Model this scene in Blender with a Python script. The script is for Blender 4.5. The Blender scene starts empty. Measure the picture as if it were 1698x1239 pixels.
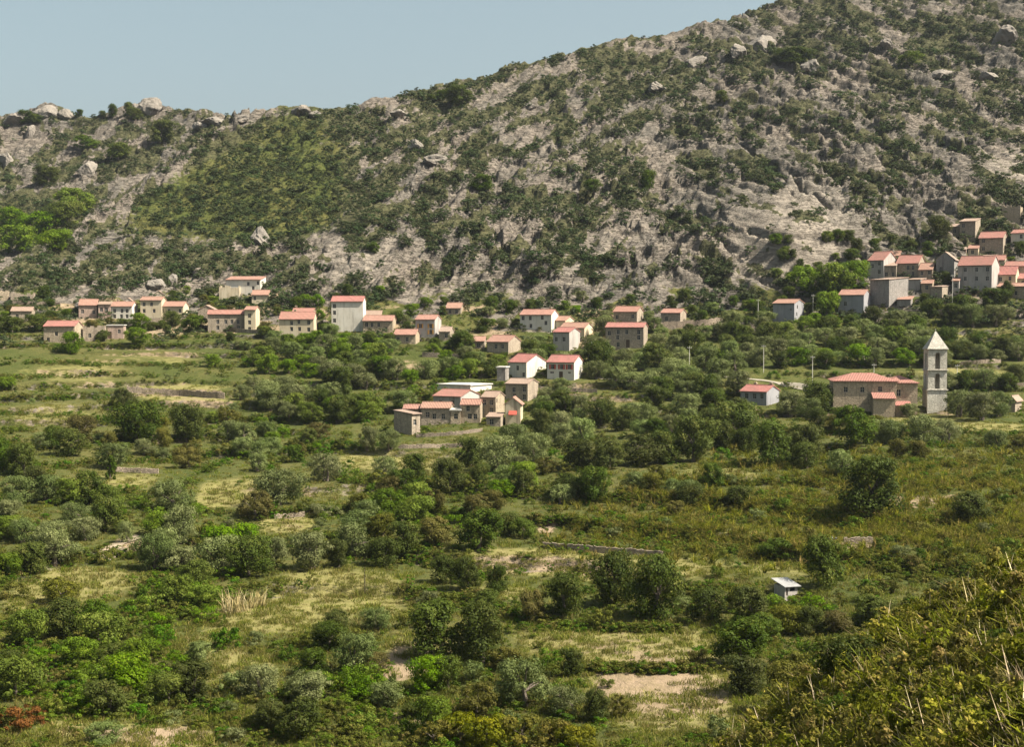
import bpy, math, random
import numpy as np
random.seed(11)
rng = np.random.default_rng(7)
S = bpy.context.scene
COL = S.collection
R = math.radians
F, CX, CY = 2333.0, 849.0, 619.5           # focal length and centre in photograph pixels
CZ = 50.0                                   # camera height above the datum
PITCH = math.atan(100.0 / F)
cp, sp = math.cos(PITCH), math.sin(PITCH)

def ray(px, py):
    """direction of a photograph pixel as (x / y, z / y)"""
    a = (np.asarray(px, float) - CX) / F
    b = -(np.asarray(py, float) - CY) / F
    d = cp + b * sp
    return a / d, (b * cp - sp) / d

def project(x, y, z):
    z = z - CZ
    fw = y * cp - z * sp
    up = y * sp + z * cp
    return CX + F * x / fw, CY - F * up / fw

# ------------------------------------------------------------------ noise
_perm = np.random.default_rng(3).permutation(512).astype(np.int64)
_perm = np.concatenate([_perm, _perm])
_ga = np.random.default_rng(4).uniform(0, 2 * np.pi, 512)
_gx, _gy = np.cos(_ga), np.sin(_ga)

def noise(x, y, seed=0):
    x = x + seed * 17.31; y = y - seed * 9.77
    xi = np.floor(x).astype(np.int64); yi = np.floor(y).astype(np.int64)
    xf = x - xi; yf = y - yi
    u = xf * xf * xf * (xf * (xf * 6 - 15) + 10); v = yf * yf * yf * (yf * (yf * 6 - 15) + 10)
    def g(ix, iy, fx, fy):
        h = _perm[(_perm[ix & 511] + iy) & 511]
        return _gx[h] * fx + _gy[h] * fy
    a = g(xi, yi, xf, yf); b = g(xi + 1, yi, xf - 1, yf)
    c = g(xi, yi + 1, xf, yf - 1); d = g(xi + 1, yi + 1, xf - 1, yf - 1)
    ab = a + (b - a) * u; cd = c + (d - c) * u
    return (ab + (cd - ab) * v) * 1.5

def fbm(x, y, o=4, seed=0, gain=.5):
    s = 0; a = 1.0; t = 0
    for i in range(o):
        s = s + a * noise(x * 2 ** i, y * 2 ** i, seed + i); t += a; a *= gain
    return s / t

def ridged(x, y, o=4, seed=0):
    s = 0; a = 1.0; t = 0
    for i in range(o):
        s = s + a * (1 - np.abs(noise(x * 2 ** i, y * 2 ** i, seed + i)) * 2); t += a; a *= .5
    return s / t

def worley(x, y, seed=0):
    xi = np.floor(x).astype(np.int64); yi = np.floor(y).astype(np.int64)
    best = np.full(x.shape, 9.0); val = np.zeros(x.shape)
    for dx in (-1, 0, 1):
        for dy in (-1, 0, 1):
            h = _perm[(_perm[(xi + dx + seed * 31) & 511] + yi + dy) & 511]
            h2 = _perm[(h + 77) & 511]
            d = (xi + dx + h / 512.0 - x) ** 2 + (yi + dy + h2 / 512.0 - y) ** 2
            m = d < best
            best = np.where(m, d, best); val = np.where(m, h / 512.0, val)
    return np.sqrt(best), val

def sstep(a, b, x):
    t = np.clip((x - a) / (b - a), 0, 1)
    return t * t * (3 - 2 * t)

# ------------------------------------------------------------------ shape of the land
ROWS = np.array([-160, -60, 0, 100, 200, 300, 400, 450, 500, 545, 600, 640, 700, 800, 900, 1000, 1100, 1239, 1300], float)
COLS = np.array([-200, 0, 300, 600, 900, 1200, 1500, 1698, 1900], float)
DG = np.array([
 [980, 980, 960, 920, 900, 860, 830, 820, 815],
 [905, 905, 885, 845, 825, 790, 765, 755, 750],
 [860, 860, 840, 800, 780, 745, 720, 710, 705],
 [790, 790, 760, 720, 700, 668, 648, 640, 636],
 [715, 720, 680, 640, 622, 595, 575, 570, 568],
 [620, 625, 600, 560, 548, 520, 505, 500, 498],
 [540, 545, 535, 500, 482, 458, 445, 438, 436],
 [490, 492, 495, 468, 455, 442, 420, 412, 410],
 [445, 448, 455, 436, 430, 422, 398, 390, 388],
 [408, 410, 420, 405, 402, 395, 378, 372, 370],
 [364, 366, 372, 366, 364, 358, 350, 348, 346],
 [338, 340, 346, 342, 340, 335, 330, 328, 326],
 [300, 302, 312, 312, 306, 298, 292, 290, 288],
 [236, 238, 246, 245, 238, 228, 222, 218, 216],
 [196, 198, 204, 204, 200, 194, 188, 185, 183],
 [168, 170, 174, 174, 172, 168, 163, 160, 158],
 [148, 150, 152, 152, 150, 146, 142, 140, 138],
 [125, 125, 130, 128, 122, 118, 114, 112, 110],
 [116, 116, 121, 119, 113, 109, 105, 103, 101]], float)

def bil(xs, ys, G, x, y):
    x = np.clip(x, xs[0], xs[-1]); y = np.clip(y, ys[0], ys[-1])
    i = np.clip(np.searchsorted(xs, x) - 1, 0, len(xs) - 2); j = np.clip(np.searchsorted(ys, y) - 1, 0, len(ys) - 2)
    fx = (x - xs[i]) / (xs[i + 1] - xs[i]); fy = (y - ys[j]) / (ys[j + 1] - ys[j])
    return (G[j, i] * (1 - fx) + G[j, i + 1] * fx) * (1 - fy) + (G[j + 1, i] * (1 - fx) + G[j + 1, i + 1] * fx) * fy

GULLY_X = [-300, 0, 130, 300, 420, 470]; GULLY_Y = [560, 475, 400, 275, 192, 150]
def depth_at(px, py):
    # smooth the control grid a little so no crease runs along a control row
    d = sum(bil(COLS, ROWS, DG, px + ox, py + oy) for ox in (-60, 0, 60) for oy in (-18, 0, 18)) / 9
    d = d + 105 * sstep(0, 16, np.interp(px, GULLY_X, GULLY_Y) - py) * sstep(470, 420, px)
    d = d - 30 * np.exp(-((px - 1305) / 100) ** 2 - ((py - 360) / 66) ** 2)
    d = d - 16 * np.exp(-((px - 1660) / 70) ** 2 - ((py - 275) / 35) ** 2)
    d = d - 16 * np.exp(-((px - 900) / 130) ** 2 - ((py - 430) / 60) ** 2)
    d = d - 12 * np.exp(-((px - 600) / 70) ** 2 - ((py - 430) / 60) ** 2)
    return d

RX = [-400, -200, 0, 20, 45, 75, 110, 150, 185, 215, 245, 272, 330, 380, 420, 470, 500, 530, 572, 620, 700, 760, 800, 850, 900, 960, 1000, 1040, 1100, 1150, 1200, 1240, 1300, 1400, 1700, 2100]
RY = [185, 190, 195, 190, 186, 182, 186, 196, 186, 176, 169, 179, 188, 191, 191, 184, 178, 183, 181, 166, 149, 137, 126, 107, 99, 86, 74, 66, 59, 46, 38, 20, -2, -40, -80, -100]

UIN = np.linspace(-.41, .41, 1060)
U = np.concatenate([np.linspace(-.70, -.415, 60), UIN, np.linspace(.415, .70, 60)])
Y = np.concatenate([np.geomspace(3, 100, 70)[:-1], np.arange(100, 440, .55), np.arange(440, 900, .9), np.linspace(902, 1500, 40)])
NU, NY = len(U), len(Y)
H = np.zeros((NU, NY))
pys = np.arange(1290, -160, -2.0)
for k, u in enumerate(U):
    px = CX + u * F
    pr = np.interp(px, RX, RY) + 2.2 * fbm(np.array([px / 22.0]), np.array([.3]), 3, 5)[0]
    rows = pys[pys > pr]
    rows = np.append(rows, pr)
    D = depth_at(np.full(rows.shape, px), rows)
    w = ray(px, rows)[1]
    D = np.maximum.accumulate(D + np.arange(len(D)) * 1e-4)
    z = w * D
    y0, z0 = D[0], z[0]
    yy = np.concatenate([[3, 12, 40, 75], D, [D[-1] + 25, D[-1] + 120, D[-1] + 500]])
    zz = np.concatenate([[-2.5, -9, -25, -36], z, [z[-1] + .5, z[-1] - 35, z[-1] - 90]])
    H[k] = np.interp(Y, yy, zz)
# soften the profiles
def smooth(A, n):
    for _ in range(n):
        A[:, 1:-1] = .25 * A[:, :-2] + .5 * A[:, 1:-1] + .25 * A[:, 2:]
        A[1:-1] = .25 * A[:-2] + .5 * A[1:-1] + .25 * A[2:]
    return A
Hs = smooth(H.copy(), 10)
UU, YY = np.meshgrid(U, Y, indexing='ij')
XX = UU * YY
PX, PYb = project(XX, YY, Hs + CZ)
ridge_py = np.interp(PX, RX, RY)
near_ridge = sstep(30, 2, PYb - ridge_py) * sstep(400, 500, YY)
H = Hs * (1 - near_ridge) + H * near_ridge
# the near spur on the right, covered with bracken
SX = [900, 1050, 1150, 1230, 1300, 1400, 1500, 1600, 1698, 1900, 2400]
SCY = [1440, 1400, 1345, 1285, 1220, 1140, 1078, 1022, 975, 915, 880]
SD = [92, 92, 92, 92, 92, 91, 90, 89, 88, 86, 82]
pcol = CX + U * F
s_py = np.interp(pcol, SX, SCY); s_d = np.interp(pcol, SX, SD)
s_z = ray(pcol, s_py)[1] * s_d
z_in = np.minimum(ray(pcol, np.full(NU, 1330.0))[1] * s_d * .5, s_z - 1)
SP = np.empty_like(H)
for k in range(NU):
    SP[k] = np.interp(Y, [3, s_d[k] * .5, s_d[k] * .75, s_d[k], s_d[k] + 6, s_d[k] + 160], [-2.5, z_in[k], .45 * z_in[k] + .55 * s_z[k] + .3, s_z[k], s_z[k] - 1.0, s_z[k] - 75])
H = np.maximum(H, SP)
H += .5 * fbm(XX / 30, YY / 30, 3, 2) * sstep(20, 120, YY)

# photograph coordinates of the smooth land, used for zones
PX, PYb = project(XX, YY, H + CZ)
VPX = np.array([0, 170, 340, 510, 680, 850, 1020, 1190, 1360, 1530, 1698], float)
VPY = np.array([0, 50, 100, 150, 200, 250, 300, 350, 400, 450, 500], float)
VEG = np.array([
 [.60, .60, .60, .70, .75, .80, .85, .62, .62, .70, .60],
 [.60, .60, .60, .70, .75, .80, .85, .60, .55, .66, .58],
 [.60, .60, .60, .70, .75, .80, .75, .50, .50, .62, .55],
 [.60, .60, .60, .70, .75, .72, .66, .48, .48, .55, .50],
 [.52, .50, .55, .72, .66, .64, .60, .42, .40, .50, .44],
 [.55, .52, .62, .86, .66, .58, .55, .46, .34, .44, .38],
 [.68, .60, .85, .90, .58, .50, .50, .52, .40, .40, .38],
 [.84, .68, .86, .86, .60, .50, .50, .34, .04, .38, .46],
 [.90, .66, .80, .76, .54, .44, .40, .16, .02, .45, .42],
 [.74, .66, .66, .50, .36, .40, .34, .20, .06, .42, .50],
 [.62, .60, .60, .48, .42, .42, .42, .42, .42, .50, .52]])
def veg_density(px, py):
    v = bil(VPX, VPY, VEG, px, py)
    gl = np.interp(px, GULLY_X, GULLY_Y)
    v = v + .16 * sstep(4, 40, py - gl) * sstep(620, 480, px) * sstep(420, 380, py)           # dense shoulder below the gully
    return np.clip(v - .7 * np.exp(-((py - gl - 4) / 7) ** 2) * sstep(430, 400, px) * sstep(60, 110, px), .02, .99)
edge_n = 26 * fbm(XX / 40, YY / 40, 3, 71)
def _patch_raw(px, py):
    k = sstep(1050, 1180, px + 40 * fbm(px / 90, py / 90, 2, 15))
    def n_(ang):
        c, s_ = math.cos(ang), math.sin(ang); p, q = px * c + py * s_, -px * s_ + py * c
        return fbm(p / 95, q / 34, 3, 81) + .62 * fbm(p / 30, q / 15, 3, 84) + .25 * fbm(px / 7, py / 5, 2, 86)
    return n_(-.42) * (1 - k) + n_(.40) * k
_pr = np.random.default_rng(9); _ps = np.sort(_patch_raw(_pr.uniform(0, 1698, 20000), _pr.uniform(0, 520, 20000)))
def veg_patch(px, py, soft=.05):
    """1 where scrub covers the mountain, 0 where the rock is bare"""
    q = np.searchsorted(_ps, _patch_raw(px, py)) / len(_ps)
    v = veg_density(px, py)
    return sstep(1 - v - soft, 1 - v + soft, q)
mount = sstep(520, 462, PYb + edge_n) * sstep(380, 440, YY)          # 1 on the mountain, 0 in the valley
rock = 1 - veg_density(PX, PYb)
PATCH = veg_patch(PX, PYb, .10)
# crags: blocks, ledges and slanting strata
zb = H.copy()
w1, v1 = worley(XX / 9 + .6 * noise(XX / 6, zb / 6, 4), zb / 6 + .6 * noise(XX / 5, zb / 5, 9), 1)
w2, v2 = worley(XX / 3.6, zb / 2.6 + .5 * noise(XX / 3, zb / 3, 19), 2)
dome = np.exp(-((PX - 1305) / 112) ** 4 - ((PYb - 395) / 82) ** 4) + np.exp(-((PX - 1665) / 70) ** 4 - ((PYb - 280) / 26) ** 4)
dome = dome + .7 * np.exp(-((PX - 590) / 50) ** 4 - ((PYb - 435) / 45) ** 4) + .7 * np.exp(-((PX - 960) / 50) ** 4 - ((PYb - 425) / 45) ** 4)
dome = np.clip(dome, 0, 1)
craggy = sstep(-.25, .3, fbm(XX / 50, zb / 40, 3, 29))
def strata(al, sd):
    q_ = -XX * np.sin(al) + zb * 1.2 * np.cos(al); p_ = XX * np.cos(al) + zb * 1.2 * np.sin(al)
    qs = q_ / 7.5 + .9 * fbm(p_ / 40, q_ / 22, 3, 27 + sd); qf = qs - np.floor(qs)
    step1 = 5.0 * (sstep(.45, .93, qf) - qf)
    qs2 = q_ / 3.1 + .8 * fbm(p_ / 15, q_ / 9, 3, 28 + sd) + .3 * v1; qf2 = qs2 - np.floor(qs2)
    step2 = 2.0 * (sstep(.5, .95, qf2) - qf2)
    d = (step1 + step2) * (.35 + .9 * craggy) + 1.4 * ridged(p_ / 16, q_ / 2.6, 3, 7 + sd)
    w_ = q_ / 10 + .5 * fbm(p_ / 30, q_ / 12, 2, 45); s_ = .5 * ridged(p_ / 34, q_ / 2.8, 2, 23 + sd) + .4 * (sstep(.8, .98, w_ % 1) - w_ % 1)
    return d, s_
da, sa = strata(R(50), 0); db, sb = strata(R(-30), 3)
wr = sstep(1060, 1180, PX + 60 * fbm(XX / 40, zb / 40, 3, 51))
wd = sstep(1440, 1480, PX)
disp = 6.0 * ridged(XX / 60, zb / 45, 3, 1) + 3.6 * (v1 - .5) + 1.5 * (v2 - .5) * np.clip(1.2 - w2, 0, 1) + 2.1 * fbm(XX / 5, zb / 4, 4, 12) + 1.1 * (worley(XX / 2.2, zb / 1.7, 5)[1] - .5)
disp += da * (1 - wr) + db * wr
disp = disp * (1 - .96 * dome) + dome * (sa * (1 - wd) + sb * wd)
fiss = np.exp(-((PYb - 385 - 7 * np.sin((PX - 1235) / 45)) / 2.6) ** 2) * sstep(1232, 1250, PX) * sstep(1378, 1360, PX)
fiss = np.maximum(fiss, np.exp(-((PYb - (250 + .58 * (PX - 1215))) / 2.6) ** 2) * sstep(1205, 1225, PX) * sstep(1385, 1365, PX))
disp = disp - 5 * fiss
H += disp * mount * (.35 + .9 * rock) * sstep(0, 14, PYb - ridge_py + 8)
# terraces in the valley
tmask = sstep(150, 175, YY) * sstep(425, 395, YY) * sstep(-.1, .25, fbm(XX / 60, YY / 60, 2, 31) + .22)
tz = H + 1.2 * fbm(XX / 45, YY / 45, 3, 33)
kstep = 2.1
t = tz / kstep; fl = np.floor(t); fr = t - fl
terr = (fl + .14 * fr + .86 * sstep(.84, .97, fr)) * kstep
riser = sstep(.72, .84, fr) * sstep(1.0, .94, fr) * tmask
H += (terr - tz) * tmask * .85
H += .18 * fbm(XX / 4, YY / 4, 3, 40) * (1 - mount) * sstep(60, 110, YY)

Zg = H + CZ
# ------------------------------------------------------------------ queries
def ground(x, y):
    """height of the land under a point"""
    x = np.asarray(x, float); y = np.asarray(y, float)
    u = x / np.maximum(y, 1e-6)
    i = np.clip(np.searchsorted(U, u) - 1, 0, NU - 2); j = np.clip(np.searchsorted(Y, y) - 1, 0, NY - 2)
    fx = np.clip((u - U[i]) / (U[i + 1] - U[i]), 0, 1); fy = np.clip((y - Y[j]) / (Y[j + 1] - Y[j]), 0, 1)
    return (Zg[i, j] * (1 - fx) + Zg[i + 1, j] * fx) * (1 - fy) + (Zg[i, j + 1] * (1 - fx) + Zg[i + 1, j + 1] * fx) * fy
WMAX = np.maximum.accumulate((Zg - CZ) / Y[None, :], axis=1)
def land(px, py):
    """the point of the land seen at a photograph pixel: (x, y, z) or None for sky"""
    u, w = ray(px, py)
    i = int(np.clip(np.searchsorted(U, u), 0, NU - 1))
    j = int(np.searchsorted(WMAX[i], w))
    if j >= NY: return None
    j0 = max(j - 1, 0)
    a, b = WMAX[i, j0], WMAX[i, j]
    f = 0 if b <= a else min(max((w - a) / (b - a), 0), 1)
    y = Y[j0] + (Y[j] - Y[j0]) * f
    x = u * y
    return float(x), float(y), float(ground(x, y))

# ------------------------------------------------------------------ object helpers
def tag(o, label=None, cat=None, group=None, kind=None):
    if label: o['label'] = label
    if cat: o['category'] = cat
    if group: o['group'] = group
    if kind: o['kind'] = kind
    return o
def link(name, me, mat=None, parent=None):
    o = bpy.data.objects.new(name, me); COL.objects.link(o)
    if mat is not None and me is not None:
        for m in (mat if isinstance(mat, (list, tuple)) else [mat]): me.materials.append(m)
    if parent is not None: o.parent = parent
    return o
def empty(name, loc=(0, 0, 0), rz=0.0):
    o = bpy.data.objects.new(name, None); COL.objects.link(o)
    o.empty_display_size = .5; o.location = loc; o.rotation_euler = (0, 0, rz)
    return o
def np_mesh(name, V, Fq, smooth=False, n=4):
    """mesh from arrays: vertices (k,3) and faces (m,n)"""
    me = bpy.data.meshes.new(name)
    V = np.asarray(V, np.float32); Fq = np.asarray(Fq, np.int32)
    me.vertices.add(len(V)); me.vertices.foreach_set('co', V.ravel())
    me.loops.add(Fq.size); me.loops.foreach_set('vertex_index', Fq.ravel())
    me.polygons.add(len(Fq)); me.polygons.foreach_set('loop_start', np.arange(0, Fq.size, n, dtype=np.int32))
    me.polygons.foreach_set('loop_total', np.full(len(Fq), n, np.int32))
    me.polygons.foreach_set('use_smooth', np.full(len(Fq), smooth, bool))
    me.update(calc_edges=True)
    return me
def fattr(me, name, vals, domain='POINT'):
    a = me.attributes.new(name, 'FLOAT', domain); a.data.foreach_set('value', np.asarray(vals, np.float32).ravel())
class MB:
    """collects boxes, bars and polygons into one mesh"""
    def __init__(s): s.v = []; s.f = []; s.m = []
    def poly(s, pts, m=0):
        b = len(s.v); s.v += [tuple(p) for p in pts]; s.f.append(tuple(range(b, b + len(pts)))); s.m.append(m)
    def box(s, x0, x1, y0, y1, z0, z1, m=0):
        b = len(s.v)
        s.v += [(x0, y0, z0), (x1, y0, z0), (x1, y1, z0), (x0, y1, z0), (x0, y0, z1), (x1, y0, z1), (x1, y1, z1), (x0, y1, z1)]
        for q in ((3, 2, 1, 0), (4, 5, 6, 7), (0, 1, 5, 4), (1, 2, 6, 5), (2, 3, 7, 6), (3, 0, 4, 7)):
            s.f.append(tuple(b + i for i in q)); s.m.append(m)
    def tube(s, pts, rad, n=6, m=0, cap=True):
        b = len(s.v); P = [np.array(p, float) for p in pts]
        for i, p in enumerate(P):
            d = P[min(i + 1, len(P) - 1)] - P[max(i - 1, 0)]; d /= np.linalg.norm(d) + 1e-9
            a = np.cross(d, (0, 1, 0) if abs(d[1]) < .9 else (1, 0, 0)); a /= np.linalg.norm(a); c = np.cross(d, a)
            r = rad[i] if isinstance(rad, (list, tuple)) else rad
            for k in range(n):
                t = 2 * math.pi * k / n; s.v.append(tuple(p + r * (math.cos(t) * a + math.sin(t) * c)))
        for i in range(len(P) - 1):
            for k in range(n):
                k2 = (k + 1) % n
                s.f.append((b + i * n + k, b + i * n + k2, b + (i + 1) * n + k2, b + (i + 1) * n + k)); s.m.append(m)
        if cap:
            s.f.append(tuple(b + k for k in range(n))[::-1]); s.m.append(m)
            e = b + (len(P) - 1) * n; s.f.append(tuple(e + k for k in range(n))); s.m.append(m)
    def mesh(s, name):
        me = bpy.data.meshes.new(name); me.from_pydata(s.v, [], s.f); me.polygons.foreach_set('material_index', s.m); me.update()
        return me
    def build(s, name, mat, parent=None):
        return link(name, s.mesh(name), mat, parent)

# ------------------------------------------------------------------ node helpers
def new_mat(name):
    m = bpy.data.materials.new(name); m.use_nodes = True; nt = m.node_tree; nt.nodes.clear()
    out = nt.nodes.new('ShaderNodeOutputMaterial')
    return m, nt, out
class N:
    """tiny node writer"""
    def __init__(s, nt): s.nt = nt
    def __call__(s, typ, _in=None, **kw):
        n = s.nt.nodes.new('ShaderNode' + typ)
        for k, v in kw.items(): setattr(n, k, v)
        for k, v in (_in or {}).items():
            if isinstance(v, bpy.types.NodeSocket): s.nt.links.new(v, n.inputs[k])
            else: n.inputs[k].default_value = v
        return n
    def mix(s, f, a, b, mode='MIX'):
        n = s.nt.nodes.new('ShaderNodeMix'); n.data_type = 'RGBA'; n.blend_type = mode
        for k, v in ((0, f), (6, a), (7, b)):
            if isinstance(v, bpy.types.NodeSocket): s.nt.links.new(v, n.inputs[k])
            else: n.inputs[k].default_value = v if k == 0 else (tuple(v) + (1,))[:4]
        return n.outputs[2]
    def math(s, op, a, b=0.0, c=None):
        n = s.nt.nodes.new('ShaderNodeMath'); n.operation = op
        for k, v in enumerate((a, b) if c is None else (a, b, c)):
            if isinstance(v, bpy.types.NodeSocket): s.nt.links.new(v, n.inputs[k])
            else: n.inputs[k].default_value = v
        return n.outputs[0]
    def ramp(s, f, a, b):
        n = s.nt.nodes.new('ShaderNodeMapRange'); n.interpolation_type = 'SMOOTHSTEP'
        s.nt.links.new(f, n.inputs[0]); n.inputs[1].default_value = a; n.inputs[2].default_value = b
        return n.outputs[0]
    def noise(s, vec, scale, detail=4.0, rough=.55, dist=0.0):
        return s('TexNoise', {'Vector': vec, 'Scale': scale, 'Detail': detail, 'Roughness': rough, 'Distortion': dist}).outputs[0]

# ------------------------------------------------------------------ the land
def land_material(name):
    m, nt, out = new_mat(name); n = N(nt)
    pos = n('NewGeometry').outputs['Position']
    att = lambda k: n('Attribute', attribute_name=k).outputs['Fac']
    rock_a, dry_a, soil_a, scrub_a, lit_a = att('rock'), att('dry'), att('soil'), att('scrub'), att('litter')
    # rock: pinkish grey granite with lichen, stains, cracks and painted crack shade
    mp = n('Mapping', {'Vector': pos, 'Scale': (1, .55, 1.25)}).outputs[0]
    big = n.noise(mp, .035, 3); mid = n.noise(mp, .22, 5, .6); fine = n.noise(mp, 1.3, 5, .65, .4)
    c = n.mix(n.ramp(big, .35, .65), (0.158, 0.134, 0.108), (0.114, 0.103, 0.086))
    c = n.mix(n.math('MULTIPLY', n.ramp(mid, .52, .72), .75), c, (0.209, 0.176, 0.137))
    c = n.mix(n.math('MULTIPLY', n.ramp(fine, .5, .72), .75), c, (0.058, 0.052, 0.040))  # dark flecks: shade of overgrown cracks painted into the rock colour
    c = n.mix(n.math('MULTIPLY', n.ramp(n.noise(mp, .5, 4, .6), .55, .7), .6), c, (0.073, 0.068, 0.040))
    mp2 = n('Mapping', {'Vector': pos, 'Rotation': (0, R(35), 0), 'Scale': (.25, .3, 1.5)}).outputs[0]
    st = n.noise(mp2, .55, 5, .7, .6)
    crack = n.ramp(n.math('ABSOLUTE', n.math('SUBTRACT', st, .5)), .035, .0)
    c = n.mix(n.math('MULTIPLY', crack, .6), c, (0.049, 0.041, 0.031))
    c = n.mix(n.math('MULTIPLY', n.ramp(st, .55, .8), .5), c, (0.209, 0.178, 0.142))
    c = n.mix(n.math('MULTIPLY', att('slab'), n.math('MULTIPLY', n.ramp(n.noise(mp, .3, 4), .3, .5), .8)), c, (0.243, 0.210, 0.168))
    # soil and grass of the valley
    g1 = n.noise(pos, .06, 4); g2 = n.noise(pos, .5, 5, .65); g3 = n.noise(pos, 3.5, 4, .7)
    green = n.mix(n.ramp(g1, .35, .65), (.0452, .0580, .0120), (.0841, .0799, .0240))
    green = n.mix(n.ramp(g2, .45, .68), green, (.0347, .0509, .0092))
    green = n.mix(n.math('MULTIPLY', n.ramp(g3, .45, .7), .5), green, (.1272, .1159, .0375))
    dry = n.mix(n.ramp(g2, .35, .65), (.2085, .1823, .0721), (.1562, .1477, .0467))
    dry = n.mix(n.math('MULTIPLY', n.ramp(g3, .5, .72), .5), dry, (.1449, .1336, .0495))
    soil = n.mix(n.ramp(g2, .35, .7), (.2722, .2028, .1336), (.2085, .1598, .0926))
    soil = n.mix(n.math('MULTIPLY', n.ramp(g3, .5, .7), .5), soil, (.1626, .1392, .0636))
    wob = n.math('MULTIPLY', n.math('SUBTRACT', g2, .5), 1.1)
    v = n.mix(n.ramp(n.math('ADD', dry_a, wob), .35, .65), green, dry)
    v = n.mix(n.ramp(n.math('ADD', soil_a, wob), .4, .6), v, soil)
    # low cover among the rocks
    sc = n.mix(n.ramp(fine, .35, .65), (.0435, .0471, .0205), (.0793, .0741, .0358))
    rk = n.mix(n.ramp(n.math('ADD', scrub_a, n.math('MULTIPLY', n.math('SUBTRACT', mid, .5), 1.6)), .52, .68), c, sc)
    col = n.mix(n.ramp(n.math('ADD', rock_a, n.math('MULTIPLY', n.math('SUBTRACT', g2, .5), .8)), .4, .6), v, rk)
    col = n.mix(lit_a, col, n.mix(g3, (.045, .034, .016), (.095, .07, .03)))
    h = n.math('ADD', n.math('MULTIPLY', fine, .5), n.math('ADD', n.math('MULTIPLY', mid, 1.2), n.math('MULTIPLY', crack, -.5)))
    hg = n.math('MULTIPLY', n.math('ADD', g2, n.math('MULTIPLY', g3, .5)), .5)
    hh = n.math('ADD', n.math('MULTIPLY', h, rock_a), n.math('MULTIPLY', hg, n.math('SUBTRACT', 1.0, rock_a)))
    bp = n('Bump', {'Height': hh, 'Strength': .9, 'Distance': 1.0}).outputs[0]
    b = n('BsdfPrincipled', {'Base Color': col, 'Roughness': .95, 'Normal': bp, 'Specular IOR Level': .1})
    nt.links.new(b.outputs[0], out.inputs[0])
    return m

def blob(px, py, cx, cy, rx, ry, p=2):
    return np.exp(-(np.abs((px - cx) / rx) ** p + np.abs((py - cy) / ry) ** p))
# clearings and fields: centre, half-size, dryness, bare soil
FIELDS = [(385, 822, 60, 26, 1.3, .1), (690, 766, 105, 22, .75, 0), (900, 935, 150, 20, 1.1, .35), (1090, 945, 150, 20, .7, .25),
 (1030, 1070, 165, 40, .9, .35), (700, 1090, 80, 40, .8, .55), (640, 1110, 40, 20, .5, .6), (1110, 1155, 130, 70, .8, .62), (1060, 1130, 70, 25, .7, .6),
 (560, 985, 120, 45, .9, .1), (450, 1030, 90, 30, .8, .15), (330, 1060, 60, 22, .5, .1), (400, 1110, 70, 30, .9, .2), (150, 960, 80, 24, .8, .1), (90, 1000, 90, 30, .7, .1),
 (190, 800, 90, 16, .5, .1), (70, 690, 90, 26, .5, .15), (110, 620, 120, 22, .55, .2), (300, 650, 90, 14, .7, .35), (330, 670, 50, 12, .6, .4), (480, 870, 50, 16, .9, .3),
 (215, 900, 36, 16, .5, .9), (250, 1225, 110, 22, .9, .6), (130, 1215, 70, 20, .9, .3), (560, 820, 60, 20, .5, .1), (620, 760, 60, 14, .5, .0), (1215, 995, 50, 12, .9, .4), (1420, 905, 40, 8, .6, .8),
 (1560, 830, 70, 12, .3, .7), (1480, 828, 40, 10, .2, .7), (900, 870, 20, 14, .3, .9), (680, 1195, 40, 18, .4, .6), (1050, 740, 60, 10, .5, .3), (1265, 790, 90, 9, .35, .0), (1280, 813, 110, 7, .35, 0), (1180, 785, 60, 12, .6, .2),
 (1300, 940, 60, 20, .6, .1), (1260, 880, 90, 14, .35, .0), (1560, 700, 90, 8, .6, .1), (1650, 712, 60, 8, .9, .1), (1420, 690, 120, 6, .6, .3), (1000, 670, 70, 12, .4, .3), (680, 605, 40, 14, .3, .6), (950, 645, 50, 8, .5, .4),
 (430, 485, 60, 10, .2, .6), (520, 480, 30, 8, .2, .7), (160, 500, 60, 16, .2, .6), (1640, 560, 80, 16, .5, .1), (1600, 620, 90, 12, .6, .1), (840, 985, 60, 14, .7, .1), (1240, 640, 60, 6, .2, .3), (60, 575, 80, 12, .3, .2), (250, 590, 120, 12, .4, .3)]
def zones(px, py):
    dry = np.zeros_like(px); soil = np.zeros_like(px); clear = np.zeros_like(px)
    for cx, cy, rx, ry, d, s in FIELDS:
        g = blob(px, py, cx, cy, rx, ry, 3)
        dry += d * g; soil += s * g; clear = np.maximum(clear, g)
    return dry, soil, clear

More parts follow.
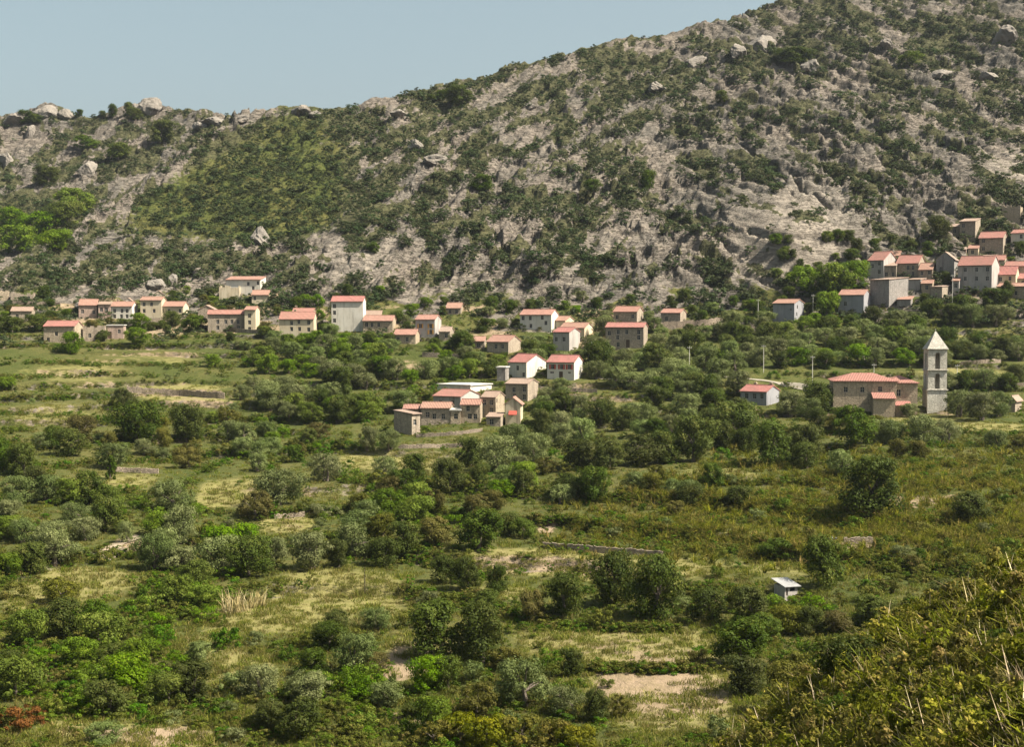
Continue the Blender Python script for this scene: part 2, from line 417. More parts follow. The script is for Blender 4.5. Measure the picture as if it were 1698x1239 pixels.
def build_land():
    px, py = project(XX, YY, Zg)
    rockA = mount * (.35 + .65 * sstep(.0, .5, rock)) + .45 * riser + .8 * blob(px, py, 750, 515, 1000, 40, 4) * sstep(-.12, .2, fbm(XX / 15, YY / 15, 4, 79))
    scrub = (.15 + .8 * PATCH) * mount
    wx = 26 * fbm(XX / 14, YY / 14, 4, 61); wy = 12 * fbm(XX / 14, YY / 14, 4, 67)
    dry, soil, clear = zones(px + wx, py + wy)
    dry = dry + .35 * (fbm(XX / 35, YY / 35, 3, 55) + .2) * (1 - mount)
    soil = soil + .30 * riser + .4 * sstep(.15, .5, fbm(XX / 14, YY / 14, 3, 57)) * .6
    village = blob(px, py, 500, 530, 560, 26, 4) + blob(px, py, 1000, 545, 200, 40, 4) + blob(px, py, 1560, 450, 180, 60, 4)
    soil = soil + .75 * np.clip(village, 0, 1) * sstep(-.3, .25, fbm(XX / 20, YY / 20, 3, 77))
    jm = int(np.searchsorted(Y, 425.0))
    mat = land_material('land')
    for name, j0, j1, lab in (('ground', 0, jm, 'terraced valley floor of grass, scrub and bare soil'), ('mountain', jm, NY - 1, 'rocky mountainside rising behind the village')):
        nx, ny = NU, j1 - j0 + 1
        V = np.stack([XX[:, j0:j1 + 1], YY[:, j0:j1 + 1], Zg[:, j0:j1 + 1]], -1).reshape(-1, 3)
        I = np.arange(nx * ny).reshape(nx, ny)
        Fq = np.stack([I[:-1, :-1], I[1:, :-1], I[1:, 1:], I[:-1, 1:]], -1).reshape(-1, 4)
        me = np_mesh(name, V, Fq, smooth=True)
        for k, A in (('rock', rockA), ('dry', dry), ('soil', soil), ('scrub', scrub), ('slab', dome * mount), ('litter', sstep(-.6, .3, SP - H) * sstep(20, 30, YY) * sstep(150, 130, YY))):
            fattr(me, k, A[:, j0:j1 + 1])
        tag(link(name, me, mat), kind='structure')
build_land()
# ------------------------------------------------------------------ materials of the buildings
def wall_mat(name, a, b, joint, stone=True, stain=.5):
    m, nt, out = new_mat(name); n = N(nt)
    pos = n('TexCoord').outputs['Object']
    info = n('ObjectInfo').outputs['Random']
    n1 = n.noise(pos, .35, 4); n2 = n.noise(pos, 1.6, 5, .65); n3 = n.noise(pos, 6, 3)
    c = n.mix(n.ramp(n1, .35, .65), a, b)
    if stone:
        mp = n('Mapping', {'Vector': pos, 'Scale': (1.5, 1.5, 2.6)}).outputs[0]
        vo = n('TexVoronoi', {'Vector': mp, 'Scale': 1.1, 'Randomness': .85})
        c = n.mix(.55, c, n.mix(n.math('MULTIPLY', vo.outputs['Color'], 1.0), tuple(x * .55 for x in a), tuple(min(1, x * 1.35) for x in b)))
        ed = n('TexVoronoi', {'Vector': mp, 'Scale': 1.1, 'Randomness': .85}, feature='DISTANCE_TO_EDGE').outputs['Distance']
        c = n.mix(n.math('MULTIPLY', n.ramp(ed, .12, .02), .7), c, joint)
        hgt = n.ramp(ed, .0, .18)
    else:
        hgt = n2
    streak = n.noise(n('Mapping', {'Vector': pos, 'Scale': (1.2, 1.2, .16)}).outputs[0], 1.0, 5, .65)
    c = n.mix(n.math('MULTIPLY', n.ramp(streak, .46, .72), stain * 1.3), c, tuple(x * .55 for x in joint))
    c = n.mix(n.math('MULTIPLY', n.ramp(n2, .55, .75), stain * .6), c, tuple(x * .6 for x in b))
    c = n.mix(n.math('MULTIPLY', info, .22), c, (.25, .2, .15))
    bp = n('Bump', {'Height': n.math('ADD', hgt, n.math('MULTIPLY', n3, .3)), 'Strength': .5 if stone else .2, 'Distance': .08}).outputs[0]
    p = n('BsdfPrincipled', {'Base Color': c, 'Roughness': .92, 'Normal': bp, 'Specular IOR Level': .15})
    nt.links.new(p.outputs[0], out.inputs[0]); return m
WM = {
 'stone': wall_mat('stone_wall_tan', (.3758, .3105, .2313), (.3182, .2640, .1987), (.1952, .1591, .1195)),
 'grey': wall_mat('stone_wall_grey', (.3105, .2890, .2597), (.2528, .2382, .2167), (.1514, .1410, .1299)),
 'warm': wall_mat('stone_wall_warm', (.4334, .3543, .2460), (.3758, .3036, .2098), (.2167, .1737, .1230)),
 'pink': wall_mat('render_pink', (.4188, .3105, .2460), (.3612, .2675, .2167), (.2098, .1591, .1230)),
 'white': wall_mat('render_white', (.5779, .5487, .4764), (.5349, .4988, .4188), (.2597, .2236, .1737), False, .35),
 'cream': wall_mat('render_cream', (.5203, .4549, .3251), (.4764, .3973, .2675), (.2460, .1952, .1299), False, .5),
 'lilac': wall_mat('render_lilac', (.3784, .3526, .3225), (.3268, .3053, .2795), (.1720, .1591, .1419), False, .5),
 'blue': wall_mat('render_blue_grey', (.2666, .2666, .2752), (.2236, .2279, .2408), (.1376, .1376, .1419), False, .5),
}
def tile_mat(name, a, b, d):
    m, nt, out = new_mat(name); n = N(nt)
    pos = n('TexCoord').outputs['Object']; info = n('ObjectInfo').outputs['Random']
    wav = n('TexWave', {'Vector': pos, 'Scale': .9, 'Distortion': .25, 'Detail': 1.0}, wave_type='BANDS', bands_direction='X').outputs['Fac']
    n1 = n.noise(pos, .5, 4); n2 = n.noise(pos, 2.6, 5, .7)
    vo = n('TexVoronoi', {'Vector': n('Mapping', {'Vector': pos, 'Scale': (3.2, 2.0, 2.0)}).outputs[0], 'Scale': 1.0}).outputs['Color']
    c = n.mix(n.ramp(n1, .35, .65), a, b)
    c = n.mix(n.math('MULTIPLY', vo, .35), c, d)
    c = n.mix(n.math('MULTIPLY', n.ramp(n2, .46, .68), .7), c, (.1152, .0869, .0611))
    c = n.mix(n.math('MULTIPLY', n.ramp(wav, .35, .1), .4), c, (.0722, .0396, .0292))
    c = n.mix(n.math('MULTIPLY', info, .45), c, (.2382, .1591, .1084))
    bp = n('Bump', {'Height': wav, 'Strength': .7, 'Distance': .1}).outputs[0]
    p = n('BsdfPrincipled', {'Base Color': c, 'Roughness': .85, 'Normal': bp, 'Specular IOR Level': .2})
    nt.links.new(p.outputs[0], out.inputs[0]); return m
TM = {'red': tile_mat('tiles_red', (.34, .118, .105), (.255, .10, .085), (.38, .20, .165)),
      'orange': tile_mat('tiles_orange', (.34, .175, .135), (.27, .135, .105), (.39, .235, .18)),
      'pale': tile_mat('tiles_weathered', (.32, .235, .185), (.26, .195, .155), (.37, .29, .23))}
def plain(name, col, rough=.7, noise_amt=.3, scale=3.0, metal=0.0, spec=.3):
    m, nt, out = new_mat(name); n = N(nt)
    pos = n('TexCoord').outputs['Object']
    c = n.mix(n.math('MULTIPLY', n.ramp(n.noise(pos, scale, 5, .65), .4, .7), noise_amt), col, tuple(x * .5 for x in col))
    p = n('BsdfPrincipled', {'Base Color': c, 'Roughness': rough, 'Metallic': metal, 'Specular IOR Level': spec})
    nt.links.new(p.outputs[0], out.inputs[0]); return m
M_GLASS = plain('window_glass', (.022, .026, .032), .18, .5, .7, 0, .5)
M_WOOD = plain('grey_wood', (.12, .09, .065), .8)
M_SHUT_R = plain('shutter_red', (.40, .075, .05), .6)
M_SHUT_O = plain('shutter_ochre', (.48, .26, .07), .6)
M_SHUT_G = plain('shutter_grey', (.33, .33, .31), .6)
M_FRAME = plain('frame_paint', (.42, .38, .32), .6)
M_DOOR = plain('door_wood', (.09, .06, .04), .8)
M_CONC = plain('concrete', (.47, .45, .40), .9, .5, 1.0)
M_METAL = plain('weathered_metal', (.33, .325, .31), .55, .5, 1.5, .4)
M_POLE = plain('pole_concrete', (.52, .49, .42), .9, .3, 2)
M_DARKPOLE = plain('pole_wood', (.07, .05, .035), .9, .4, 2)
M_CHIM = WM['warm']

_win_cache = {}
def window_meshes(w, h):
    k = (round(w, 1), round(h, 1))
    if k not in _win_cache:
        w, h = k
        b = MB(); t = .06
        b.box(-w / 2, -w / 2 + t, 0, .06, 0, h); b.box(w / 2 - t, w / 2, 0, .06, 0, h)
        b.box(-w / 2 + t, w / 2 - t, 0, .06, h - t, h); b.box(-w / 2 + t, w / 2 - t, 0, .06, 0, t)
        b.box(-.03, .03, .003, .057, t, h - t); b.box(-w / 2 + t, -.03, .006, .054, h * .55, h * .55 + .05); b.box(.03, w / 2 - t, .006, .054, h * .55, h * .55 + .05)
        f = b.mesh('window'); f.materials.append(M_FRAME)
        p = MB(); p.box(-w / 2 + .02, w / 2 - .02, .025, .04, .02, h - .02); g = p.mesh('pane'); g.materials.append(M_GLASS)
        d = MB(); d.box(-w / 2, w / 2, 0, .07, 0, h)
        for i in range(1, 4): d.box(-w / 2 + i * w / 4 - .012, -w / 2 + i * w / 4 + .012, -.012, -.002, .05, h - .05)
        dd = d.mesh('door'); dd.materials.append(M_DOOR)
        _win_cache[k] = (f, g, dd)
    return _win_cache[k]
_shut_cache = {}
def shutter_mesh(w, h, mat):
    k = (round(w, 1), round(h, 1), mat.name)
    if k not in _shut_cache:
        b = MB(); b.box(-w / 4, w / 4, -.05, 0, 0, h)
        for i in range(5): b.box(-w / 4 + .05, w / 4 - .05, -.065, -.052, h * (.1 + .17 * i), h * (.2 + .17 * i))
        me = b.mesh('shutter'); me.materials.append(mat); _shut_cache[k] = me
    return _shut_cache[k]
def link_shared(name, me, parent, loc, rz=0.0):
    o = bpy.data.objects.new(name, me); COL.objects.link(o); o.parent = parent; o.location = loc; o.rotation_euler = (0, 0, rz); return o

def wall_face(b, o, ax, width, z0, z1, holes, depth=.24):
    """one wall with real openings; ax 'front' runs along +x at y = o[1], 'right' along +y at x = o[0], 'back', 'left'"""
    d = {'front': ((1, 0), (0, 1)), 'right': ((0, 1), (-1, 0)), 'back': ((-1, 0), (0, -1)), 'left': ((0, -1), (1, 0))}[ax]
    (ux, uy), (nx, ny) = d
    P = lambda a, z, e=0.0: (o[0] + ux * a + nx * e, o[1] + uy * a + ny * e, z)
    xs = sorted({0.0, width, *[h[0] for h in holes], *[h[1] for h in holes]})
    zs = sorted({z0, z1, *[h[2] for h in holes], *[h[3] for h in holes]})
    for i in range(len(xs) - 1):
        for j in range(len(zs) - 1):
            cx_, cz_ = (xs[i] + xs[i + 1]) / 2, (zs[j] + zs[j + 1]) / 2
            if any(h[0] < cx_ < h[1] and h[2] < cz_ < h[3] for h in holes): continue
            b.poly([P(xs[i], zs[j]), P(xs[i + 1], zs[j]), P(xs[i + 1], zs[j + 1]), P(xs[i], zs[j + 1])])
    for a0, a1, h0, h1 in holes:
        b.poly([P(a0, h0), P(a0, h0, depth), P(a0, h1, depth), P(a0, h1)][::-1])
        b.poly([P(a1, h0), P(a1, h0, depth), P(a1, h1, depth), P(a1, h1)])
        b.poly([P(a0, h0), P(a1, h0), P(a1, h0, depth), P(a0, h0, depth)])
        b.poly([P(a0, h1), P(a1, h1), P(a1, h1, depth), P(a0, h1, depth)][::-1])

def slab(b, pts, th):
    """roof plane of thickness th from 3 or 4 top corners, counter-clockwise from above"""
    P = [np.array(p, float) for p in pts]; nrm = np.cross(P[1] - P[0], P[2] - P[0]); nrm /= np.linalg.norm(nrm)
    Q = [p - np.array((0, 0, th)) for p in P]; k = len(P)
    b.poly(P); b.poly(Q[::-1])
    for i in range(k):
        j = (i + 1) % k; b.poly([P[i], Q[i], Q[j], P[j]])

LANDMARKS = []       # (px, py, phrase)
BOXES = []           # picture boxes of the walls, and their distance, that no random tree may hide
HOUSES = []
def build_house(root, Wd, Ln, He, Hr, roof, wall, tile, wins_f=(), wins_s=(), side='right', doors=(), shut=None, chim=(), found=4.0, base_name=None):
    """walls with openings, roof, windows, doors, shutters and chimneys in the root's own frame (front at -y)"""
    hx, hy = Wd / 2, Ln / 2
    wb = MB()
    def clean(ws, width):
        out = []
        for (a, z, w, h) in ws:
            x = a * width
            x0, x1 = x - w / 2, x + w / 2
            if x0 < .2 or x1 > width - .2 or z + h > He - .15: continue
            if any(not (x1 + .15 < q[0] or x0 - .15 > q[1]) and not (z + h + .1 < q[2] or z - .1 > q[3]) for q in out): continue
            out.append((x0, x1, z, z + h))
        return out
    hf = clean(list(wins_f), Wd); hd = clean([(a, .05, w, h) for a, w, h in doors], Wd) if doors else []
    hf = [h for h in hf if not any(not (h[1] + .15 < q[0] or h[0] - .15 > q[1]) and h[2] < q[3] + .1 for q in hd)]
    hs = clean(list(wins_s), Ln)
    eF = eB = He
    if roof == 'shed': eB = He + Hr
    wall_face(wb, (-hx, -hy), 'front', Wd, -found, eF, hf + hd)
    wall_face(wb, (hx, -hy), 'right', Ln, -found, He, hs if side == 'right' else [])
    wall_face(wb, (hx, hy), 'back', Wd, -found, eB, [])
    wall_face(wb, (-hx, hy), 'left', Ln, -found, He, hs if side == 'left' else [])
    if roof == 'gable':
        wb.poly([(hx, -hy, He), (hx, hy, He), (hx, 0, He + Hr)]); wb.poly([(-hx, hy, He), (-hx, -hy, He), (-hx, 0, He + Hr)])
    elif roof == 'cross':
        wb.poly([(-hx, -hy, He), (hx, -hy, He), (0, -hy, He + Hr)]); wb.poly([(hx, hy, He), (-hx, hy, He), (0, hy, He + Hr)])
    elif roof == 'shed':
        wb.poly([(hx, -hy, He), (hx, hy, He), (hx, hy, He + Hr)]); wb.poly([(-hx, hy, He), (-hx, -hy, He), (-hx, hy, He + Hr)])
    elif roof == 'ruin':
        # broken wall heads
        for (x0, x1, y0, y1) in ((-hx, hx, -hy, -hy + .5), (hx - .5, hx, -hy + .5, hy), (-hx, -hx + .5, -hy + .5, hy)):
            n_ = max(3, int(max(x1 - x0, y1 - y0) / .9))
            for i in range(n_):
                hh = He + random.uniform(.05, .9)
                if x1 - x0 > y1 - y0: wb.box(x0 + (x1 - x0) * i / n_, x0 + (x1 - x0) * (i + 1) / n_ - .01, y0 + .002, y1, He - .3, hh)
                else: wb.box(x0, x1 - .002, y0 + (y1 - y0) * i / n_, y0 + (y1 - y0) * (i + 1) / n_ - .01, He - .3, hh)
    wall_o = wb.build('wall', WM[wall], root)
    rb = MB(); ov, og, th = .38, .16, .17
    z = He + .17
    if roof == 'gable':
        k = Hr / hy; e = ov
        slab(rb, [(-hx - og, -hy - e, z - k * e), (hx + og, -hy - e, z - k * e), (hx + og, 0, z + Hr), (-hx - og, 0, z + Hr)], th)
        slab(rb, [(-hx - og, .004, z + Hr), (hx + og, .004, z + Hr), (hx + og, hy + e, z - k * e), (-hx - og, hy + e, z - k * e)], th)
        rb.tube([(-hx - og, 0, z + Hr + .02), (hx + og, 0, z + Hr + .02)], .11, 6)
    elif roof == 'cross':
        k = Hr / hx; e = ov
        slab(rb, [(-hx - e, hy + og, z - k * e), (-hx - e, -hy - og, z - k * e), (0, -hy - og, z + Hr), (0, hy + og, z + Hr)], th)
        slab(rb, [(.004, hy + og, z + Hr), (.004, -hy - og, z + Hr), (hx + e, -hy - og, z - k * e), (hx + e, hy + og, z - k * e)], th)
        rb.tube([(0, -hy - og, z + Hr + .02), (0, hy + og, z + Hr + .02)], .11, 6)
    elif roof == 'shed':
        k = Hr / Ln; e = ov
        slab(rb, [(-hx - og, -hy - e, z - k * e), (hx + og, -hy - e, z - k * e), (hx + og, hy + .2, z + Hr + k * .2), (-hx - og, hy + .2, z + Hr + k * .2)], th)
    elif roof == 'hip':
        e = ov; m_ = min(hx, hy); k = Hr / m_; X, Yy = hx + e, hy + e; zz = z - k * e
        rx = max(hx - hy, .05)
        A, B, C_, D_ = (-X, -Yy, zz), (X, -Yy, zz), (X, Yy, zz), (-X, Yy, zz); r0, r1 = (-rx, 0, z + Hr), (rx, 0, z + Hr)
        slab(rb, [A, B, r1, r0], th); slab(rb, [C_, D_, r0, r1], th); slab(rb, [B, C_, r1], th); slab(rb, [D_, A, r0], th)
    elif roof == 'flat':
        rb.box(-hx - .25, hx + .25, -hy - .25, hy + .25, He + .003, He + .25)
    roof_o = None
    if rb.v:
        roof_o = rb.build('roof', M_CONC if roof == 'flat' else TM[tile], root)
        for (a, h_) in chim:
            cb = MB(); x = (a - .5) * Wd; zt = He + Hr + h_
            cb.box(x - .3, x + .3, .15, .75, He - .2, zt); cb.box(x - .4, x + .4, .05, .85, zt, zt + .12); cb.box(x - .22, x + .22, .23, .67, zt + .12, zt + .3)
            cb.build('chimney', M_CHIM, roof_o)
    def put_window(x0, x1, z0, z1, face, i):
        w, h = x1 - x0, z1 - z0; xc = (x0 + x1) / 2
        f, g, d = window_meshes(w, h)
        if face == 'front': loc, rz = (-hx + xc, -hy + .15, z0), 0
        elif face == 'right': loc, rz = (hx - .15, -hy + xc, z0), math.pi / 2
        else: loc, rz = (-hx + .15, hy - xc, z0), -math.pi / 2
        o = link_shared('window', f, root, loc, rz); link_shared('pane', g, o, (0, 0, 0))
        if shut is not None and face == 'front' and h > .8:
            sm = shutter_mesh(w, h, shut)
            link_shared('shutter', sm, root, (-hx + x0 - w / 4 - .02, -hy - .005, z0)); link_shared('shutter', sm, root, (-hx + x1 + w / 4 + .02, -hy - .005, z0))
    for i, h in enumerate(hf): put_window(*h, 'front', i)
    for i, h in enumerate(hs): put_window(*h, side, i)
    for h in hd:
        _, _, d = window_meshes(h[1] - h[0], h[3] - h[2])
        link_shared('door', d, root, (-hx + (h[0] + h[1]) / 2, -hy + .12, h[2]))
    return wall_o, roof_o

def house(name, label, short, x0, x1, x2, ye, yr, yb, wall, tile, roof='gable', L=7.5, win=None, wside=None, door=(), shut=None, chim=(), side='right', th=None, cat='house', group=None, dd=0.0):
    """place a house whose front spans x0..x1 and whose visible side spans x1..x2 (side right) in photograph pixels; ye eave, yr ridge, yb foot"""
    xc = x1 if side == 'right' else x0 + (x2 - x1)
    if side == 'left': fx0, fx1, spx = x0 + (x2 - x1), x2, x2 - x1
    else: fx0, fx1, spx = x0, x1, x2 - x1
    x, y, z = land(xc, yb)
    y += dd
    x = ray(xc, yb)[0] * y; z = CZ + ray(xc, yb)[1] * y
    s = F / y
    if th is None: th = math.asin(min(.78, max(.0, spx / (s * L))))
    if spx > 0 and th > .05: L = spx / (s * math.sin(th))
    L = min(max(L, 4.5), 13)
    Wd = (fx1 - fx0) / (s * math.cos(th)); He = (yb - ye) / s
    wv = ray(xc, ye)[1]
    Hr = max(.5, (ye - yr) / s + wv * L * (.5 if roof != 'shed' else 1)) if roof not in ('flat', 'ruin') else .2
    if roof == 'shed': Hr = min(Hr, L * .32)
    else: Hr = min(Hr, 3.2)
    if side == 'left': th = -th
    th += math.atan2(x, y)
    e1 = (math.cos(th), -math.sin(th)); e2 = (math.sin(th), math.cos(th))
    sx = 1 if side == 'right' else -1
    cxw = x - sx * e1[0] * Wd / 2 + e2[0] * L / 2; cyw = y - sx * e1[1] * Wd / 2 + e2[1] * L / 2
    root = empty(name, (cxw, cyw, z), -th)
    tag(root, label, cat, group)
    if win is None:
        nf = max(1, int(He / 2.9)); nc = max(1, int(Wd / 2.9))
        win = []
        for j in range(nf):
            for i in range(nc):
                if random.random() < .8: win.append(((i + .5) / nc + random.uniform(-.05, .05), j * He / nf + He / nf * .30, .8, 1.15))
    else:
        win = [((px - fx0) / (fx1 - fx0), (yb - py) / s - .6 * q[1] , q[0], q[1]) for (px, py, *r) in win for q in [((r + [.85, 1.2])[:2] if len(r) == 2 else [.85, 1.2])]]
    if wside is None: wside = [(random.uniform(.35, .65), He * .55, .7, 1.0)] if spx > 9 else []
    else: wside = [((px - min(xc, x0 if side == 'left' else x2)) / max(spx, 1), (yb - py) / s - .5, .7, 1.0) for px, py in wside]
    build_house(root, Wd, L, He, Hr, roof, wall, tile, win, wside, side, [((px - fx0) / (fx1 - fx0), 1.0, 2.1) for px in door], shut, chim)
    LANDMARKS.append(((x0 + x2) / 2, (yr + yb) / 2, short))
    BOXES.append((min(x0, x1), max(x0, x2), yr, yb, y))
    HOUSES.append((root, cxw, cyw, max(Wd, L) / 2 + .5, Wd / 2, L / 2, th))
    return root

HV = 'houses of the hillside village'
def hs(label, short, *a, name='stone_house', **k): return house(name, label, short, *a, group=HV, **k)
# far left of the village
hs('low ruined stone house without roof at the far left edge of the village', 'the ruin at the left edge', 0, 14, 15, 486, 484, 498, 'warm', 'pale', 'ruin', th=.05, win=[], name='ruined_house')
hs('ruined pale stone house left of the bare earth slope', 'the pale ruin', 20, 56, 60, 489, 488, 502, 'stone', 'pale', 'ruin', th=.08, win=[(36, 494), (48, 494)], name='ruined_house')
hs('pale stone house with weathered roof at the left of the village', 'the pale left house', 20, 53, 58, 516, 510, 533, 'stone', 'pale', win=[(30, 524), (44, 524)])
hs('broad stone house with red tiled roof standing lowest at the left', 'the low red-roofed left house', 75, 124, 137, 541, 533, 571, 'warm', 'red', win=[(82, 563), (95, 553), (110, 553)], wside=[])
hs('roofless stone ruin right of the low red roofed left house', 'the roofless ruin', 139, 174, 177, 545, 543, 566, 'stone', 'pale', 'ruin', th=.1, win=[(150, 556)], name='ruined_house')
hs('small pinkish house with flat roof among trees below the white six window house', 'the flat pink house', 179, 205, 209, 540, 538, 562, 'pink', 'pale', 'flat', th=.12, win=[(198, 549)], door=(183,))
hs('pinkish stone house with orange roof left of a plain pink house', 'the pink orange-roofed house', 132, 161, 165, 506, 497, 527, 'pink', 'orange', win=[(138, 516), (156, 517)])
hs('plain pink house with almost flat roof beside the white six window house', 'the plain pink house', 164, 184, 187, 505, 501, 529, 'pink', 'pale', 'shed', th=.1, win=[(169, 513), (177, 513)])
hs('white house with two rows of three windows and a tiled roof', 'the white six-window house', 185, 219, 228, 508, 501, 530, 'white', 'orange', win=[(191, 515), (203, 515), (211, 515), (191, 524), (202, 524), (211, 524)], wside=[], chim=((.2, .6),))
hs('small white gabled house peeping over the white six window house', 'the small white gable', 206, 220, 223, 500, 495, 512, 'white', 'pale', 'cross', th=.1, win=[], wside=[], dd=6)
hs('tall yellow house with orange roof left of a lower cream house', 'the tall yellow house', 234, 268, 276, 498, 493, 528, 'cream', 'orange', win=[(240, 504), (252, 504), (240, 515), (256, 515)], wside=[])
hs('cream gabled house rising behind the roof of the tall yellow house', 'the cream gable', 253, 274, 277, 490, 483, 500, 'cream', 'pale', 'cross', th=.08, win=[], wside=[], dd=6)
hs('lower cream house with long orange roof on the right of the yellow house', 'the long cream house', 266, 304, 313, 508, 501, 526, 'cream', 'orange', win=[(270, 515), (281, 515), (299, 515)], wside=[])
hs('squat stone house with rounded gable beside the long pale house', 'the squat stone house', 329, 356, 362, 514, 507, 530, 'stone', 'pale', 'cross', th=.15, win=[(334, 516)], wside=[])
hs('long pale house with patched stone front and long low red roof', 'the long pale house', 346, 405, 407, 521, 515, 548, 'stone', 'red', th=.06, win=[(362, 533), (375, 533), (385, 533), (395, 533), (362, 543), (396, 543)], chim=((.7, .5),))
hs('tall cream end house joined to the right of the long pale house', 'the tall cream end house', 406, 424, 431, 514, 509, 549, 'cream', 'orange', win=[(414, 523), (414, 534), (414, 545)], wside=[])
hs('white walled house in the upper group with a thin low roof', 'the upper white house', 376, 432, 441, 464, 459, 482, 'white', 'orange', 'shed', win=[(412, 470), (428, 469), (420, 477)], wside=[])
hs('roofless white ruin just below the upper white house', 'the white ruin', 364, 397, 402, 478, 477, 492, 'cream', 'pale', 'ruin', th=.1, win=[], name='ruined_house')
hs('small cream house with orange roof at the foot of the upper group', 'the small upper cream house', 418, 445, 449, 489, 482, 500, 'cream', 'orange', win=[(423, 494)], th=.1)
hs('pale house with two stepped red roofs left of the tall white house', 'the stepped-roof house', 464, 520, 526, 529, 518, 556, 'cream', 'red', win=[(484, 535), (496, 533), (512, 534), (484, 545), (497, 545), (512, 546)], wside=[], chim=((.4, .6),))
hs('narrow red roofed storey standing behind the stepped roof house', 'the upper stepped roof', 485, 519, 524, 519, 512, 535, 'warm', 'red', win=[], wside=[], dd=7, chim=((.1, .7),))
hs('tall plain white house with red roof and windows along its left edge', 'the tall white house', 550, 602, 607, 500, 492, 549, 'white', 'red', win=[(555, 507), (555, 518), (555, 531)], wside=[], th=.1, door=())
hs('low house with orange red roof right of the tall white house', 'the low orange-roofed house', 602, 651, 657, 532, 524, 552, 'warm', 'orange', win=[(608, 538), (617, 538), (628, 538), (640, 545)], wside=[])
hs('plain stone house with pinkish roof hidden behind the low orange roof', 'the hidden pink roof', 606, 632, 635, 523, 516, 536, 'pink', 'pale', win=[], th=.1, dd=7)
hs('isolated small stone house with tiled roof high under the cliffs', 'the high small stone house', 740, 764, 769, 511, 503, 522, 'stone', 'orange', win=[(746, 516), (757, 516)], wside=[])
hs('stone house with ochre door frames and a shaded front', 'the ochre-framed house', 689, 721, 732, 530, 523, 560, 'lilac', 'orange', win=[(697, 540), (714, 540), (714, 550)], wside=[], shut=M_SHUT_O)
hs('low house with orange roof in front of the ochre framed house', 'the low front house', 653, 689, 696, 555, 547, 571, 'warm', 'orange', win=[(660, 562), (675, 562)], wside=[])
hs('small stone house with weathered roof right of the ochre framed house', 'the small weathered house', 728, 746, 753, 550, 543, 564, 'stone', 'pale', win=[(740, 556)], wside=[])
hs('small pale house with orange roof left of a stone gable house', 'the small pale house', 784, 803, 807, 566, 559, 579, 'stone', 'orange', win=[(793, 572)], wside=[])
hs('stone gable house with weathered roof among trees in the village middle', 'the stone gable house', 807, 843, 864, 567, 557, 588, 'stone', 'orange', win=[(822, 574), (833, 574)], wside=[], L=8)
hs('broad white house with orange roof and blue window boards', 'the broad white house', 862, 914, 926, 522, 514, 552, 'white', 'orange', win=[(867, 527), (879, 527), (899, 526), (880, 540), (905, 535)], wside=[], chim=((.85, .5),))
hs('small house with lit gable right of the broad white house', 'the small lit gable', 915, 937, 953, 532, 525, 545, 'cream', 'orange', win=[], wside=[(945, 535)])
hs('house with deep shaded front under an orange roof and lit gable', 'the shaded-front house', 928, 969, 984, 544, 536, 560, 'cream', 'orange', win=[], wside=[(978, 547)])
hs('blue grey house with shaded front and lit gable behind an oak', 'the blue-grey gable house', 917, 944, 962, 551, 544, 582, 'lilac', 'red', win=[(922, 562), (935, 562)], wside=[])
hs('upper stone house with red roof standing behind the largest stone house', 'the upper red-roofed house', 1017, 1056, 1067, 517, 509, 539, 'stone', 'red', win=[(1023, 525), (1049, 524)], wside=[])
hs('largest stone house with long red roof and three rows of windows', 'the largest stone house', 1004, 1067, 1074, 543, 536, 577, 'stone', 'red', win=[(1010, 552), (1025, 550), (1039, 550), (1059, 550), (1024, 559), (1041, 559), (1059, 559), (1025, 571)], door=(1041,), wside=[])
hs('small creeper covered house with orange roof right of the largest stone house', 'the creeper-covered house', 1096, 1128, 1138, 519, 513, 541, 'stone', 'orange', win=[(1126, 526), (1105, 528)], wside=[])
hs('white house with red roof and broad lit gable in the village middle', 'the red-roofed white gable house', 843, 873, 906, 601, 588, 627, 'white', 'red', win=[(858, 610), (868, 621)], wside=[(892, 617)], L=8.5, name='white_house')
hs('white house with red shutters and red roof', 'the red-shuttered white house', 907, 952, 967, 601, 590, 631, 'white', 'red', win=[(916, 608), (931, 608), (944, 608), (944, 618, .7, .5), (915, 618, 1.0, .5)], door=(930,), wside=[], shut=M_SHUT_R, name='white_house')
hs('grey stone lean-to with flat roof left of the red roofed white gable house', 'the grey lean-to', 824, 838, 842, 610, 608, 633, 'grey', 'pale', 'flat', th=.2, win=[], wside=[])
hs('tall stone house with weathered roof just below the white gable house', 'the tall tan house', 838, 875, 893, 637, 629, 666, 'stone', 'pale', win=[(852, 646), (869, 645), (853, 657), (869, 658)], wside=[], L=8)
hs('long low white building with flat roof above the lower hamlet', 'the long flat-roofed white building', 724, 780, 816, 640, 637, 652, 'white', 'pale', 'flat', L=13, th=.62, win=[], wside=[], dd=0)
hs('lilac fronted house with big red roof in the lower hamlet', 'the lilac house', 718, 764, 796, 658, 647, 684, 'lilac', 'red', win=[(730, 668), (750, 668)], wside=[], L=9)
hs('long low house with pinkish red roof at the left of the lower hamlet', 'the long hamlet house', 698, 746, 752, 677, 668, 704, 'stone', 'orange', win=[(709, 687), (720, 690), (735, 690)], wside=[])
hs('low house with dark red wall and orange roof in the lower hamlet', 'the dark red hamlet house', 669, 695, 698, 678, 672, 702, 'pink', 'orange', th=.1, win=[(688, 688)], wside=[])
hs('stone tower-like house with shaded left side at the left end of the hamlet', 'the left end hamlet house', 653, 667, 697, 687, 682, 722, 'stone', 'pale', 'shed', side='left', L=5.5, win=[(673, 692), (688, 700)], wside=[])
hs('cream house with three dark windows under an orange roof in the lower hamlet', 'the three-window hamlet house', 764, 796, 800, 671, 663, 702, 'warm', 'orange', th=.12, win=[(767, 677), (776, 677), (781, 677), (788, 690), (779, 690)], wside=[])
